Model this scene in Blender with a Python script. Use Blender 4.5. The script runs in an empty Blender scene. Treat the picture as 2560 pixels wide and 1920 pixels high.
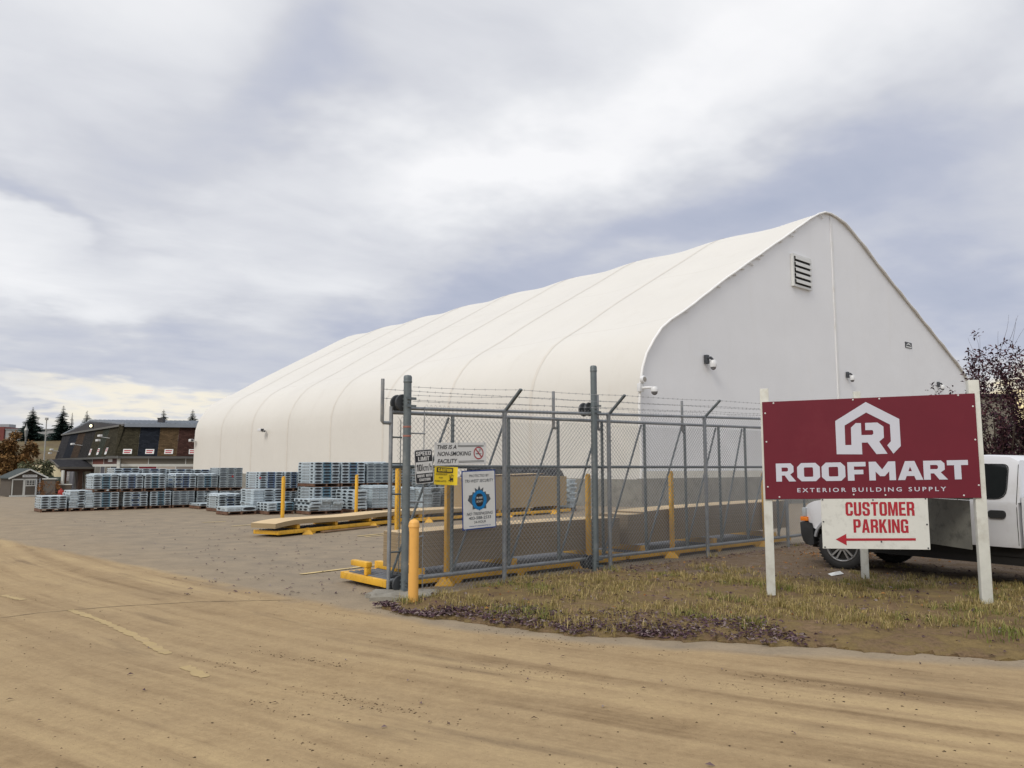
import bpy, bmesh, math, random
import numpy as np
from mathutils import Vector, Matrix
R = math.radians
rnd = random.Random(7)
S = bpy.context.scene
COL = S.collection

# ------------------------------------------------------------------ camera
cam = bpy.data.cameras.new('camera')
cam.sensor_width = 36.0
cam.lens = 36.0 * 1923 / 2560
cam.clip_start = 0.05
cam.clip_end = 4000
co = bpy.data.objects.new('camera', cam)
COL.objects.link(co)
co.location = (0, 0, 1.65)
co.rotation_euler = (R(90 + 6.2), 0, 0)
S.camera = co

# ------------------------------------------------------------------ view and light
S.view_settings.view_transform = 'Standard'
S.view_settings.look = 'None'
S.view_settings.exposure = 0.08
S.view_settings.gamma = 1.0
SUN_EL, SUN_AZ = 40.0, -146.0          # azimuth from +Y, clockwise
sl = bpy.data.lights.new('sun', 'SUN')
sl.energy = 1.5
sl.angle = R(24)
sl.color = (1.0, 0.93, 0.82)
so = bpy.data.objects.new('sun', sl)
COL.objects.link(so)
sd = Vector((math.sin(R(SUN_AZ)) * math.cos(R(SUN_EL)), math.cos(R(SUN_AZ)) * math.cos(R(SUN_EL)), math.sin(R(SUN_EL))))
so.rotation_euler = sd.to_track_quat('Z', 'Y').to_euler()


class NT:
    """small helper to write node trees"""
    def __init__(s, tree):
        s.t = tree
        s.n = tree.nodes
        s.l = tree.links

    def new(s, typ, **kw):
        n = s.n.new(typ)
        for k, v in kw.items():
            setattr(n, k, v)
        return n

    def put(s, sock, v):
        if hasattr(v, 'is_output') or isinstance(v, bpy.types.NodeSocket):
            s.l.new(v, sock)
        elif v is not None:
            sock.default_value = v

    def m(s, op, a, b=None, c=None, clamp=False):
        n = s.new('ShaderNodeMath', operation=op)
        n.use_clamp = clamp
        for i, v in enumerate((a, b, c)):
            if v is not None:
                s.put(n.inputs[i], v)
        return n.outputs[0]

    def vm(s, op, a, b=None):
        n = s.new('ShaderNodeVectorMath', operation=op)
        s.put(n.inputs[0], a)
        if b is not None:
            s.put(n.inputs[1], b)
        return n.outputs['Value'] if op in ('DOT_PRODUCT', 'LENGTH', 'DISTANCE') else n.outputs[0]

    def sep(s, v):
        n = s.new('ShaderNodeSeparateXYZ')
        s.put(n.inputs[0], v)
        return n.outputs

    def comb(s, x=0.0, y=0.0, z=0.0):
        n = s.new('ShaderNodeCombineXYZ')
        for i, v in enumerate((x, y, z)):
            s.put(n.inputs[i], v)
        return n.outputs[0]

    def noise(s, v, scale=1.0, detail=4.0, rough=0.55, dist=0.0):
        n = s.new('ShaderNodeTexNoise')
        if v is not None:
            s.put(n.inputs['Vector'], v)
        n.inputs['Scale'].default_value = scale
        n.inputs['Detail'].default_value = detail
        n.inputs['Roughness'].default_value = rough
        n.inputs['Distortion'].default_value = dist
        return n.outputs['Fac']

    def ramp(s, f, stops, mode='LINEAR'):
        n = s.new('ShaderNodeValToRGB')
        n.color_ramp.interpolation = mode
        e = n.color_ramp.elements
        while len(e) < len(stops):
            e.new(0.5)
        for q, (p, c) in zip(e, stops):
            q.position = p
            q.color = (c, c, c, 1) if not isinstance(c, tuple) else (*c[:3], 1)
        s.put(n.inputs[0], f)
        return n.outputs[0]

    def mix(s, f, a, b, mode='MIX'):
        n = s.new('ShaderNodeMix', data_type='RGBA', blend_type=mode)
        n.clamp_factor = True
        for k, v in ((0, f), (6, a), (7, b)):
            if isinstance(v, tuple):
                v = (*v[:3], 1)
            s.put(n.inputs[k], v)
        return n.outputs[2]


# ------------------------------------------------------------------ world: overcast evening sky
W = bpy.data.worlds.new('World')
S.world = W
W.use_nodes = True
W.node_tree.nodes.clear()
w = NT(W.node_tree)
sky = w.new('ShaderNodeTexSky', sky_type='NISHITA')
sky.sun_disc = False
sky.sun_elevation = R(SUN_EL)
sky.sun_rotation = R(SUN_AZ)
bg1 = w.new('ShaderNodeBackground')
bg1.inputs[1].default_value = 0.08
w.l.new(sky.outputs[0], bg1.inputs[0])
D = w.new('ShaderNodeTexCoord').outputs['Generated']
dx, dy, dz = w.sep(D)
az = w.m('ARCTAN2', dx, dy)
el = w.m('ARCSINE', dz)
# cloud sheet: direction projected on a flat layer, stretched along the wind
zz = w.m('ADD', w.m('MAXIMUM', dz, 0.0), 0.16)
px_, py_ = w.m('DIVIDE', dx, zz), w.m('DIVIDE', dy, zz)
ca, sa = math.cos(R(32)), math.sin(R(32))
u_ = w.m('ADD', w.m('MULTIPLY', px_, ca), w.m('MULTIPLY', py_, sa))
v_ = w.m('SUBTRACT', w.m('MULTIPLY', py_, ca), w.m('MULTIPLY', px_, sa))
P1 = w.comb(w.m('MULTIPLY', u_, 0.55), v_, 0.0)
n1 = w.noise(P1, 1.15, 6, 0.52, 0.5)
n2 = w.noise(w.comb(w.m('MULTIPLY', u_, 0.8), v_, 5.0), 3.2, 5, 0.55, 0.4)
warp = w.m('SUBTRACT', w.noise(w.comb(u_, v_, 9.0), 1.6, 4, 0.55), 0.5)
warp2 = w.m('SUBTRACT', w.noise(w.comb(u_, v_, 3.0), 2.4, 4, 0.55), 0.5)
azw = w.m('ADD', az, w.m('MULTIPLY', warp, 0.34))
elw = w.m('ADD', el, w.m('MULTIPLY', warp2, 0.2))


def blob(a0, e0, sx, sy, rot):
    """soft elongated patch of the cloud cover around one direction of the sky"""
    c, s_ = math.cos(R(rot)), math.sin(R(rot))
    a = w.m('SUBTRACT', azw, R(a0))
    e = w.m('SUBTRACT', elw, R(e0))
    p = w.m('DIVIDE', w.m('ADD', w.m('MULTIPLY', a, c), w.m('MULTIPLY', e, s_)), R(sx))
    q = w.m('DIVIDE', w.m('SUBTRACT', w.m('MULTIPLY', e, c), w.m('MULTIPLY', a, s_)), R(sy))
    r2 = w.m('ADD', w.m('MULTIPLY', p, p), w.m('MULTIPLY', q, q))
    return w.m('EXPONENT', w.m('MULTIPLY', r2, -1.0))


val = w.m('ADD', w.m('MULTIPLY', w.m('SUBTRACT', n1, 0.5), 0.62), w.m('MULTIPLY', w.m('SUBTRACT', n2, 0.5), 0.42))
val = w.m('ADD', val, 0.66)
for a0, e0, sx, sy, rot, k in (
        (-5, 22, 12, 2.8, 7, 0.36), (10, 25, 14, 3.5, 12, 0.26), (28, 31, 14, 5, 10, 0.28), (-30, 33, 12, 5, 0, 0.10),
        (-32, 15.2, 6, 2.0, 5, 0.16), (-34, 12, 8, 1.8, 3, 0.16), (12, 36, 10, 4, 0, 0.15),
        (-1, 13, 9, 3.0, 14, -0.34), (-10, 8.5, 9, 2.2, 16, -0.22), (15, 18, 12, 3.4, 14, -0.36), (30, 21, 12, 3, 10, -0.22),
        (32, 10, 9, 6, -6, -0.44), (-13.5, 30, 3.6, 6, -12, -0.30), (-19, 23.5, 7, 2.0, 22, -0.22), (-24, 19.0, 9, 1.8, 10, -0.14), (-31, 16.8, 6, 1.0, -14, -0.30),
        (-27, 8.3, 10, 2.0, 3, -0.24), (-30, 5.6, 9, 1.0, 2, -0.22)):
    val = w.m('ADD', val, w.m('MULTIPLY', blob(a0, e0, sx, sy, rot), k))
cl = w.ramp(val, [(0.0, (0.375, 0.42, 0.545)), (0.30, (0.48, 0.51, 0.615)), (0.55, (0.625, 0.64, 0.695)),
                  (0.78, (0.79, 0.80, 0.83)), (1.0, (0.93, 0.93, 0.945))])
# warm light low over the horizon
cl = w.mix(w.m('MULTIPLY', blob(-24.5, 3.7, 8, 0.95, -3), 0.8), cl, (0.95, 0.87, 0.70))
cl = w.mix(w.m('MULTIPLY', blob(33, 2.6, 4, 2.6, 0), 0.6), cl, (0.93, 0.84, 0.66))
cl = w.mix(w.m('MULTIPLY', blob(33.3, 3.6, 1.6, 2.0, 0), 0.9), cl, (1.15, 0.92, 0.45))
# the sheet is thinner, so brighter, high overhead
hi = w.new('ShaderNodeMapRange', interpolation_type='SMOOTHSTEP')
w.put(hi.inputs[0], el)
hi.inputs[1].default_value, hi.inputs[2].default_value = R(42), R(80)
hi.inputs[3].default_value, hi.inputs[4].default_value = 1.0, 2.0
cl2 = w.vm('SCALE', cl)
sc = cl2.node
w.put(sc.inputs['Scale'], hi.outputs[0])
bg2 = w.new('ShaderNodeBackground')
w.l.new(cl2, bg2.inputs[0])
bg2.inputs[1].default_value = 1.0
mx = w.new('ShaderNodeMixShader')
mx.inputs[0].default_value = 0.95
w.l.new(bg1.outputs[0], mx.inputs[1])
w.l.new(bg2.outputs[0], mx.inputs[2])
wo = w.new('ShaderNodeOutputWorld')
w.l.new(mx.outputs[0], wo.inputs[0])

# ------------------------------------------------------------------ materials
MATS = {}


def mat(name, col, rough=0.7, var=0.12, scale=3.0, metal=0.0, bump=0.0, spec=0.5, bscale=None, stain=None, emit=None):
    """painted or raw surface with uneven colour; stain = (colour, amount, scale)"""
    if name in MATS:
        return MATS[name]
    m = bpy.data.materials.new(name)
    m.use_nodes = True
    t = NT(m.node_tree)
    b = m.node_tree.nodes['Principled BSDF']
    o = t.new('ShaderNodeTexCoord').outputs['Object']
    n = t.noise(o, scale, 5, 0.6)
    lo = tuple(c * (1 - var) for c in col)
    hi_ = tuple(min(1, c * (1 + var)) for c in col)
    c = t.mix(t.ramp(n, [(0.3, 0.0), (0.7, 1.0)]), lo, hi_)
    if stain:
        sn = t.noise(t.vm('ADD', o, (7.3, 2.1, 4.4)), stain[2], 6, 0.65)
        c = t.mix(t.m('MULTIPLY', t.ramp(sn, [(0.52, 0.0), (0.68, 1.0)]), stain[1]), c, stain[0])
    t.l.new(c, b.inputs['Base Color'])
    b.inputs['Roughness'].default_value = rough
    b.inputs['Metallic'].default_value = metal
    b.inputs['Specular IOR Level'].default_value = spec
    if bump:
        bn = t.new('ShaderNodeBump')
        bn.inputs['Strength'].default_value = bump
        bn.inputs['Distance'].default_value = 0.02
        t.l.new(t.noise(o, bscale or scale * 6, 4, 0.6), bn.inputs['Height'])
        t.l.new(bn.outputs[0], b.inputs['Normal'])
    if emit:
        b.inputs['Emission Color'].default_value = (*col, 1)
        b.inputs['Emission Strength'].default_value = emit
    MATS[name] = m
    return m


def island_mat(name, stops, rough=0.8, noise=0.0):
    """colour picked per loose piece (leaves, blades, clods)"""
    m = bpy.data.materials.new(name)
    m.use_nodes = True
    t = NT(m.node_tree)
    b = m.node_tree.nodes['Principled BSDF']
    g = t.new('ShaderNodeNewGeometry')
    c = t.ramp(g.outputs['Random Per Island'], stops)
    t.l.new(c, b.inputs['Base Color'])
    b.inputs['Roughness'].default_value = rough
    b.inputs['Specular IOR Level'].default_value = 0.25
    MATS[name] = m
    return m


galv = mat('galvanised_steel', (0.27, 0.29, 0.31), 0.5, 0.18, 6, 0.55, 0.1, stain=((0.42, 0.42, 0.40), 0.5, 9))
galv_dark = mat('painted_grey_steel', (0.13, 0.155, 0.165), 0.5, 0.12, 5, 0.25, 0.08, stain=((0.30, 0.31, 0.31), 0.4, 5))
wire_m = mat('galvanised_wire', (0.33, 0.34, 0.35), 0.55, 0.1, 8, 0.2)
rubber = mat('black_rubber', (0.018, 0.018, 0.019), 0.75, 0.2, 8, bump=0.1)
yellow = mat('yellow_paint', (0.72, 0.40, 0.03), 0.5, 0.12, 2.5, stain=((0.36, 0.20, 0.03), 0.6, 7))
bol_yel = mat('bollard_yellow', (0.78, 0.42, 0.10), 0.45, 0.06, 2.0, stain=((0.5, 0.24, 0.06), 0.4, 4))
deck_m = mat('grey_deck_steel', (0.115, 0.125, 0.145), 0.6, 0.15, 4, 0.1, stain=((0.10, 0.09, 0.08), 0.5, 6))
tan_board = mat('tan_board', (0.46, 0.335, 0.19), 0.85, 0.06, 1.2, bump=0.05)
tan_lit_top = mat('tan_board_face_lit', (0.60, 0.45, 0.26), 0.8, 0.05, 1.0)  # sheet faces, paler than the edges; sky light on stack tops painted in
white_paint = mat('white_paint_wood', (0.62, 0.63, 0.58), 0.7, 0.08, 4, bump=0.1, stain=((0.40, 0.38, 0.32), 0.5, 6))
burgundy = mat('burgundy_sign_face', (0.140, 0.012, 0.025), 0.45, 0.06, 2, spec=0.3, stain=((0.165, 0.022, 0.034), 0.5, 1.5))
letter_w = mat('sign_white_vinyl', (0.56, 0.58, 0.66), 0.45, 0.03, 2)
sign_white = mat('white_sign_face', (0.68, 0.69, 0.68), 0.45, 0.04, 2, stain=((0.5, 0.5, 0.48), 0.35, 6))
board_white = mat('weathered_white_board', (0.64, 0.65, 0.61), 0.6, 0.04, 3, stain=((0.40, 0.40, 0.37), 0.35, 16))
red_vinyl = mat('red_vinyl', (0.37, 0.012, 0.026), 0.45, 0.06, 3)
sign_black = mat('sign_black', (0.018, 0.019, 0.023), 0.45, 0.08, 3)
sign_grey = mat('sign_dark_grey', (0.07, 0.085, 0.10), 0.5, 0.08, 3)
sign_blue = mat('sign_blue', (0.012, 0.055, 0.26), 0.45, 0.06, 3)
sign_cyan = mat('sign_cyan', (0.006, 0.20, 0.50), 0.45, 0.25, 40)
sign_yel = mat('sign_yellow', (0.80, 0.60, 0.02), 0.45, 0.04, 3)
plywood = mat('grey_plywood', (0.115, 0.115, 0.10), 0.85, 0.22, 3, bump=0.12, stain=((0.05, 0.05, 0.045), 0.7, 7))
concrete = mat('concrete', (0.245, 0.235, 0.205), 0.9, 0.16, 1.4, bump=0.15, stain=((0.11, 0.105, 0.095), 0.6, 2.5))
pad_conc = mat('old_concrete', (0.24, 0.225, 0.19), 0.9, 0.15, 5, bump=0.4, stain=((0.12, 0.10, 0.075), 0.7, 6))
truck_w = mat('white_car_paint', (0.66, 0.67, 0.70), 0.28, 0.03, 1.2, stain=((0.45, 0.43, 0.40), 0.25, 3))
blackplast = mat('black_plastic', (0.02, 0.021, 0.022), 0.6, 0.15, 8, bump=0.1)
under_m = mat('underbody_black', (0.014, 0.013, 0.012), 0.9, 0.2, 5)
glass_dk = mat('tinted_glass', (0.012, 0.014, 0.015), 0.06, 0.05, 2)
chrome = mat('alloy_wheel_metal', (0.42, 0.42, 0.42), 0.32, 0.08, 6, 0.75)
amber = mat('amber_lens', (0.75, 0.20, 0.02), 0.25, 0.08, 8)
clear_lens = mat('clear_lens', (0.35, 0.38, 0.40), 0.12, 0.1, 8)
rust = mat('rust', (0.30, 0.11, 0.025), 0.9, 0.4, 18, bump=0.3)
trim_w = mat('white_trim', (0.55, 0.56, 0.53), 0.6, 0.05, 3)
wood_br = mat('brown_timber', (0.075, 0.040, 0.026), 0.8, 0.2, 3)
pal_wood = mat('pallet_wood', (0.14, 0.075, 0.045), 0.85, 0.3, 6, stain=((0.10, 0.02, 0.015), 0.5, 2))
film_w = mat('white_plastic_film', (0.43, 0.50, 0.54), 0.35, 0.14, 7)
film_g = mat('hazy_plastic_film', (0.30, 0.345, 0.365), 0.3, 0.2, 6)
slot_dk = mat('dark_wrapper_print', (0.014, 0.016, 0.020), 0.4, 0.2, 9)
slot_gr = mat('dark_print_under_film', (0.075, 0.09, 0.105), 0.4, 0.25, 9)
print_b = mat('blue_wrapper_print', (0.025, 0.135, 0.215), 0.4, 0.35, 5)
print_n = mat('navy_wrapper_print', (0.02, 0.065, 0.19), 0.4, 0.3, 5)
print_r = mat('red_wrapper_print', (0.50, 0.03, 0.03), 0.4, 0.1, 5)
print_g = mat('grey_wrapper_print', (0.28, 0.31, 0.33), 0.45, 0.25, 9)
tarp = mat('black_tarpaulin', (0.016, 0.018, 0.021), 0.45, 0.2, 4, bump=0.2)
bark = mat('bark', (0.07, 0.05, 0.04), 0.95, 0.3, 8, bump=0.4)
paint_line = mat('worn_yellow_line', (0.58, 0.44, 0.20), 0.85, 0.15, 3, stain=((0.27, 0.21, 0.14), 0.9, 3.0))
dirty_line = mat('dusty_yellow_line', (0.405, 0.300, 0.145), 0.95, 0.10, 3, stain=((0.37, 0.268, 0.146), 1.0, 6.0))
cam_white = mat('camera_housing', (0.70, 0.71, 0.72), 0.35, 0.04, 6)
cam_dark = mat('camera_bracket', (0.045, 0.05, 0.06), 0.5, 0.1, 6)


def ground_material():
    m = bpy.data.materials.new('dusty_ground')
    m.use_nodes = True
    t = NT(m.node_tree)
    b = m.node_tree.nodes['Principled BSDF']
    p = t.new('ShaderNodeNewGeometry').outputs['Position']
    x, y, z = t.sep(p)
    nb = t.noise(p, 0.35, 6, 0.6)
    nm = t.noise(p, 1.8, 6, 0.62)
    nf = t.noise(p, 22, 5, 0.7)
    nff = t.noise(p, 90, 3, 0.7)
    # bare pavement against the dirt dragged in by wheels
    d = t.m('ADD', t.m('MULTIPLY', t.m('ADD', x, 2.4), 0.751), t.m('MULTIPLY', t.m('SUBTRACT', y, 9.7), 0.66))
    d = t.m('MINIMUM', d, t.m('ADD', t.m('MULTIPLY', t.m('ADD', x, 2.4), 0.41), t.m('MULTIPLY', t.m('SUBTRACT', y, 10.0), 0.91)))
    far = t.m('MULTIPLY', t.m('MAXIMUM', t.m('SUBTRACT', y, 10.0), 0.0), 0.06)
    d = t.m('ADD', d, t.m('MULTIPLY', t.m('SUBTRACT', nb, 0.5), 3.0))
    d = t.m('ADD', d, t.m('MULTIPLY', t.m('SUBTRACT', nm, 0.5), 1.2))
    pave = t.m('SMOOTH_MIN', 1.0, t.m('MAXIMUM', t.m('DIVIDE', t.m('ADD', d, 0.35), t.m('ADD', 0.75, far)), 0.0), 0.1)
    # wheel tracks: rings about a far centre, so they bend into the yard gate
    rx, ry = t.m('SUBTRACT', x, 20.3), t.m('SUBTRACT', y, 39.6)
    rad = t.m('SQRT', t.m('ADD', t.m('MULTIPLY', rx, rx), t.m('MULTIPLY', ry, ry)))
    ang = t.m('MULTIPLY', t.m('ARCTAN2', rx, ry), 39.0)
    wob = t.m('MULTIPLY', t.m('SUBTRACT', t.noise(p, 0.25, 3, 0.5), 0.5), 0.35)
    rad = t.m('ADD', rad, wob)
    s1 = t.noise(t.comb(t.m('MULTIPLY', rad, 3.4), t.m('MULTIPLY', ang, 0.10), 0.0), 1.0, 2, 0.5)
    s2 = t.noise(t.comb(t.m('MULTIPLY', rad, 10.0), t.m('MULTIPLY', ang, 0.45), 4.0), 1.0, 6, 0.68)
    s3 = t.noise(t.comb(t.m('MULTIPLY', rad, 1.1), t.m('MULTIPLY', ang, 0.12), 8.0), 1.0, 3, 0.55)
    tr = t.m('ADD', t.m('MULTIPLY', s1, 0.55), t.m('MULTIPLY', s2, 0.25))
    tr = t.m('ADD', tr, t.m('MULTIPLY', s3, 0.2))
    patch = t.noise(p, 0.55, 5, 0.6)
    fade = t.m('ADD', t.m('MULTIPLY', t.ramp(patch, [(.38, 0.), (.62, 1.)]), .85), t.m('MULTIPLY', t.m('ADD', x, 2.0), .06, clamp=True))
    tr = t.m('ADD', 0.515, t.m('MULTIPLY', t.m('SUBTRACT', tr, 0.5), t.m('ADD', fade, .28)))
    tr = t.m('ADD', tr, t.m('MULTIPLY', t.m('SUBTRACT', t.noise(p, 2.6, 6, .65), .5), .16))
    tr = t.m('ADD', tr, t.m('MULTIPLY', t.m('SUBTRACT', t.noise(p, 9.0, 6, .72), .5), .16))
    dirt = t.ramp(tr, [(0.35, (0.19, 0.126, 0.066)), (0.455, (0.295, 0.208, 0.113)), (0.535, (0.375, 0.272, 0.150)),
                       (0.64, (0.44, 0.325, 0.176))])
    dirt = t.mix(t.m('MULTIPLY', t.ramp(nb, [(0.35, 0.0), (0.7, 1.0)]), 0.35), dirt, (0.285, 0.215, 0.135))
    # damp dark smears lying along the tracks
    sm = t.noise(t.comb(t.m('MULTIPLY', rad, 2.2), t.m('MULTIPLY', ang, 0.35), 15.0), 1.0, 5, 0.6)
    dirt = t.mix(t.m('MULTIPLY', t.ramp(t.m('ADD', sm, t.m('MULTIPLY', t.m('SUBTRACT', nf, .5), .18)), [(0.585, 0.0), (0.70, 1.0)]), 0.6), dirt, (0.145, 0.102, 0.064))
    asph = t.mix(t.ramp(nb, [(0.3, 0.0), (0.7, 1.0)]), (0.178, 0.150, 0.122), (0.232, 0.194, 0.152))
    asph = t.mix(t.m('MULTIPLY', t.ramp(nm, [(0.45, 0.0), (0.7, 1.0)]), 0.4), asph, (0.27, 0.215, 0.15))
    spk = t.ramp(t.noise(p, 5.5, 3, 0.5), [(0.685, 0.0), (0.72, 1.0)])
    asph = t.mix(t.m('MULTIPLY', spk, 0.6), asph, (0.085, 0.07, 0.06))
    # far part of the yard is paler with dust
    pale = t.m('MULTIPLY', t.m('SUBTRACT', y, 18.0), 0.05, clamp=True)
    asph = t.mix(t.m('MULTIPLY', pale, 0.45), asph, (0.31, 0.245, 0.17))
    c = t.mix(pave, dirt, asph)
    # worn concrete gutter showing through along the verge
    gd = None
    for (ax, ay), (bx, by) in (((-2.46, 10.21), (-.45, 8.43)), ((-.45, 8.43), (.81, 7.75)), ((.81, 7.75), (4.42, 6.82))):
        k = (by - ay) / (bx - ax)
        cs_ = 1 / math.sqrt(1 + k * k)
        dd = t.m('MULTIPLY', t.m('SUBTRACT', t.m('ADD', t.m('MULTIPLY', t.m('SUBTRACT', x, ax), k), ay), y), cs_)
        gd = dd if gd is None else t.m('MAXIMUM', gd, dd)
    gd = t.m('ADD', gd, t.m('MULTIPLY', t.m('SUBTRACT', nm, 0.5), 0.22))
    gd = t.m('ADD', gd, t.m('MULTIPLY', t.m('SUBTRACT', nb, 0.5), 0.5))
    gk = t.m('MULTIPLY', t.m('SUBTRACT', 0.42, gd), 5.0, clamp=True)
    gcol = t.mix(t.ramp(nm, [(.35, 0.), (.65, 1.)]), (0.235, 0.195, 0.145), (0.315, 0.255, 0.180))
    c = t.mix(t.m('MULTIPLY', gk, .85), c, gcol)
    crumbs = t.ramp(t.noise(p, 30, 3, .6), [(.655, 0.), (.70, 1.)])
    c = t.mix(t.m('MULTIPLY', crumbs, t.m('MULTIPLY', t.ramp(t.noise(p, 1.3, 4, .6), [(.45, 0.), (.65, 1.)]), .55)), c, (0.115, 0.08, 0.048))
    grain = t.mix(nf, (0.78, 0.78, 0.77), (1.20, 1.20, 1.21))
    c = t.mix(1.0, c, grain, 'MULTIPLY')
    c = t.mix(1.0, c, t.mix(nff, (0.84, 0.84, 0.84), (1.16, 1.16, 1.16)), 'MULTIPLY')
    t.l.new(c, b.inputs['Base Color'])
    b.inputs['Roughness'].default_value = 0.95
    b.inputs['Specular IOR Level'].default_value = 0.15
    bn = t.new('ShaderNodeBump')
    bn.inputs['Strength'].default_value = 0.5
    bn.inputs['Distance'].default_value = 0.02
    h = t.m('ADD', t.m('MULTIPLY', nf, 0.5), t.m('MULTIPLY', nff, 0.25))
    h = t.m('ADD', h, t.m('MULTIPLY', s2, 0.9))
    t.l.new(h, bn.inputs['Height'])
    t.l.new(bn.outputs[0], b.inputs['Normal'])
    return m


def verge_material():
    m = bpy.data.materials.new('verge_soil')
    m.use_nodes = True
    t = NT(m.node_tree)
    b = m.node_tree.nodes['Principled BSDF']
    p = t.new('ShaderNodeNewGeometry').outputs['Position']
    x, y, z = t.sep(p)
    nb = t.noise(p, 0.9, 6, 0.62)
    nm = t.noise(p, 4.0, 6, 0.65)
    nf = t.noise(p, 38, 4, 0.7)
    soil = t.mix(t.ramp(nb, [(0.35, 0.0), (0.65, 1.0)]), (0.155, 0.103, 0.058), (0.245, 0.168, 0.096))
    soil = t.mix(t.m('MULTIPLY', t.ramp(t.noise(p, 11, 5, .7), [(.5, 0.), (.64, 1.)]), .6), soil, (0.075, 0.052, 0.034))
    thatch = t.mix(t.ramp(nm, [(0.35, 0.0), (0.65, 1.0)]), (0.125, 0.092, 0.043), (0.23, 0.165, 0.075))
    c = t.mix(t.ramp(nm, [(0.42, 0.0), (0.55, 1.0)]), soil, thatch)
    # gravel where the trucks park, beyond the grass
    g = t.m('ADD', t.m('MULTIPLY', t.m('SUBTRACT', x, 4.0), 0.30), t.m('MULTIPLY', t.m('SUBTRACT', y, 11.0), 0.95))
    g = t.m('ADD', g, t.m('MULTIPLY', t.m('SUBTRACT', nb, 0.5), 2.0))
    grav = t.mix(t.ramp(t.noise(p, 55, 3, .7), [(.35, 0.), (.65, 1.)]), (0.085, 0.062, 0.042), (0.27, 0.205, 0.15))
    grav = t.mix(t.m('MULTIPLY', t.ramp(nm, [(.42, 0.), (.6, 1.)]), .7), grav, (0.135, 0.090, 0.050))
    c = t.mix(t.m('MULTIPLY', g, 1.4, clamp=True), c, grav)
    c = t.mix(1.0, c, t.mix(nf, (0.7, 0.7, 0.7), (1.3, 1.3, 1.3)), 'MULTIPLY')
    t.l.new(c, b.inputs['Base Color'])
    b.inputs['Roughness'].default_value = 0.95
    b.inputs['Specular IOR Level'].default_value = 0.1
    bn = t.new('ShaderNodeBump')
    bn.inputs['Strength'].default_value = 0.8
    bn.inputs['Distance'].default_value = 0.03
    t.l.new(t.m('ADD', nf, nm), bn.inputs['Height'])
    t.l.new(bn.outputs[0], b.inputs['Normal'])
    return m


def fabric_material(name, col, dirt, v_lines=()):
    """tensioned white membrane: faint welds across the panels, faint grime"""
    m = bpy.data.materials.new(name)
    m.use_nodes = True
    t = NT(m.node_tree)
    b = m.node_tree.nodes['Principled BSDF']
    tc = t.new('ShaderNodeTexCoord')
    o = tc.outputs['Object']
    n = t.noise(o, 0.22, 5, 0.6)
    c = t.mix(t.ramp(n, [(0.3, 0.0), (0.7, 1.0)]), tuple(k * 0.955 for k in col), col)
    if v_lines:
        u, v, _ = t.sep(tc.outputs['UV'])
        acc = None
        for vl in v_lines:
            dd = t.m('ABSOLUTE', t.m('SUBTRACT', t.m('ADD', v, t.m('MULTIPLY', t.noise(o, 0.3, 2), 0.004)), vl + 0.002))
            k = t.m('SUBTRACT', 1.0, t.m('MULTIPLY', dd, 620.0, clamp=True), clamp=True)
            acc = k if acc is None else t.m('MAXIMUM', acc, k)
        c = t.mix(t.m('MULTIPLY', acc, 0.22), c, dirt)
    st = t.noise(t.vm('MULTIPLY', o, (1.0, 1.0, 0.18)), 0.9, 6, 0.65)
    c = t.mix(t.m('MULTIPLY', t.ramp(st, [(0.55, 0.0), (0.8, 1.0)]), 0.16), c, dirt)
    t.l.new(c, b.inputs['Base Color'])
    b.inputs['Roughness'].default_value = 0.55
    b.inputs['Specular IOR Level'].default_value = 0.3
    bn = t.new('ShaderNodeBump')
    bn.inputs['Strength'].default_value = 0.14
    bn.inputs['Distance'].default_value = 0.2
    wr = t.noise(t.vm('MULTIPLY', o, (.25, 1.6, .25)), 1.0, 5, .6)
    t.l.new(t.m('ADD', t.noise(o, 0.5, 4, 0.55), t.m('MULTIPLY', wr, .9)), bn.inputs['Height'])
    t.l.new(bn.outputs[0], b.inputs['Normal'])
    return m


def shingle_mat(name, col, dirt=0.25):
    m = bpy.data.materials.new(name)
    m.use_nodes = True
    t = NT(m.node_tree)
    b = m.node_tree.nodes['Principled BSDF']
    br = t.new('ShaderNodeTexBrick')
    tc = t.new('ShaderNodeTexCoord').outputs['UV']
    t.l.new(tc, br.inputs['Vector'])
    br.inputs['Color1'].default_value = (*[c * (1 - dirt) for c in col], 1)
    br.inputs['Color2'].default_value = (*[c * (1 + dirt * 1.6) for c in col], 1)
    br.inputs['Mortar'].default_value = (*[c * 0.55 for c in col], 1)
    br.inputs['Scale'].default_value = 1.0
    br.inputs['Brick Width'].default_value = 0.34
    br.inputs['Row Height'].default_value = 0.16
    br.inputs['Mortar Size'].default_value = 0.012
    t.l.new(br.outputs[0], b.inputs['Base Color'])
    b.inputs['Roughness'].default_value = 0.95
    b.inputs['Specular IOR Level'].default_value = 0.1
    return m


def siding_mat(name, col):
    m = bpy.data.materials.new(name)
    m.use_nodes = True
    t = NT(m.node_tree)
    b = m.node_tree.nodes['Principled BSDF']
    o = t.new('ShaderNodeTexCoord').outputs['Object']
    x, y, z = t.sep(o)
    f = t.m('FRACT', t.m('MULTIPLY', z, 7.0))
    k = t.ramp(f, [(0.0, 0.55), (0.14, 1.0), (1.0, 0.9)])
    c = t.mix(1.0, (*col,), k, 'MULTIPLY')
    c = t.mix(1.0, c, t.mix(t.noise(o, 1.5, 4), (0.88, 0.88, 0.88), (1.12, 1.12, 1.12)), 'MULTIPLY')
    t.l.new(c, b.inputs['Base Color'])
    b.inputs['Roughness'].default_value = 0.8
    return m


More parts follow.
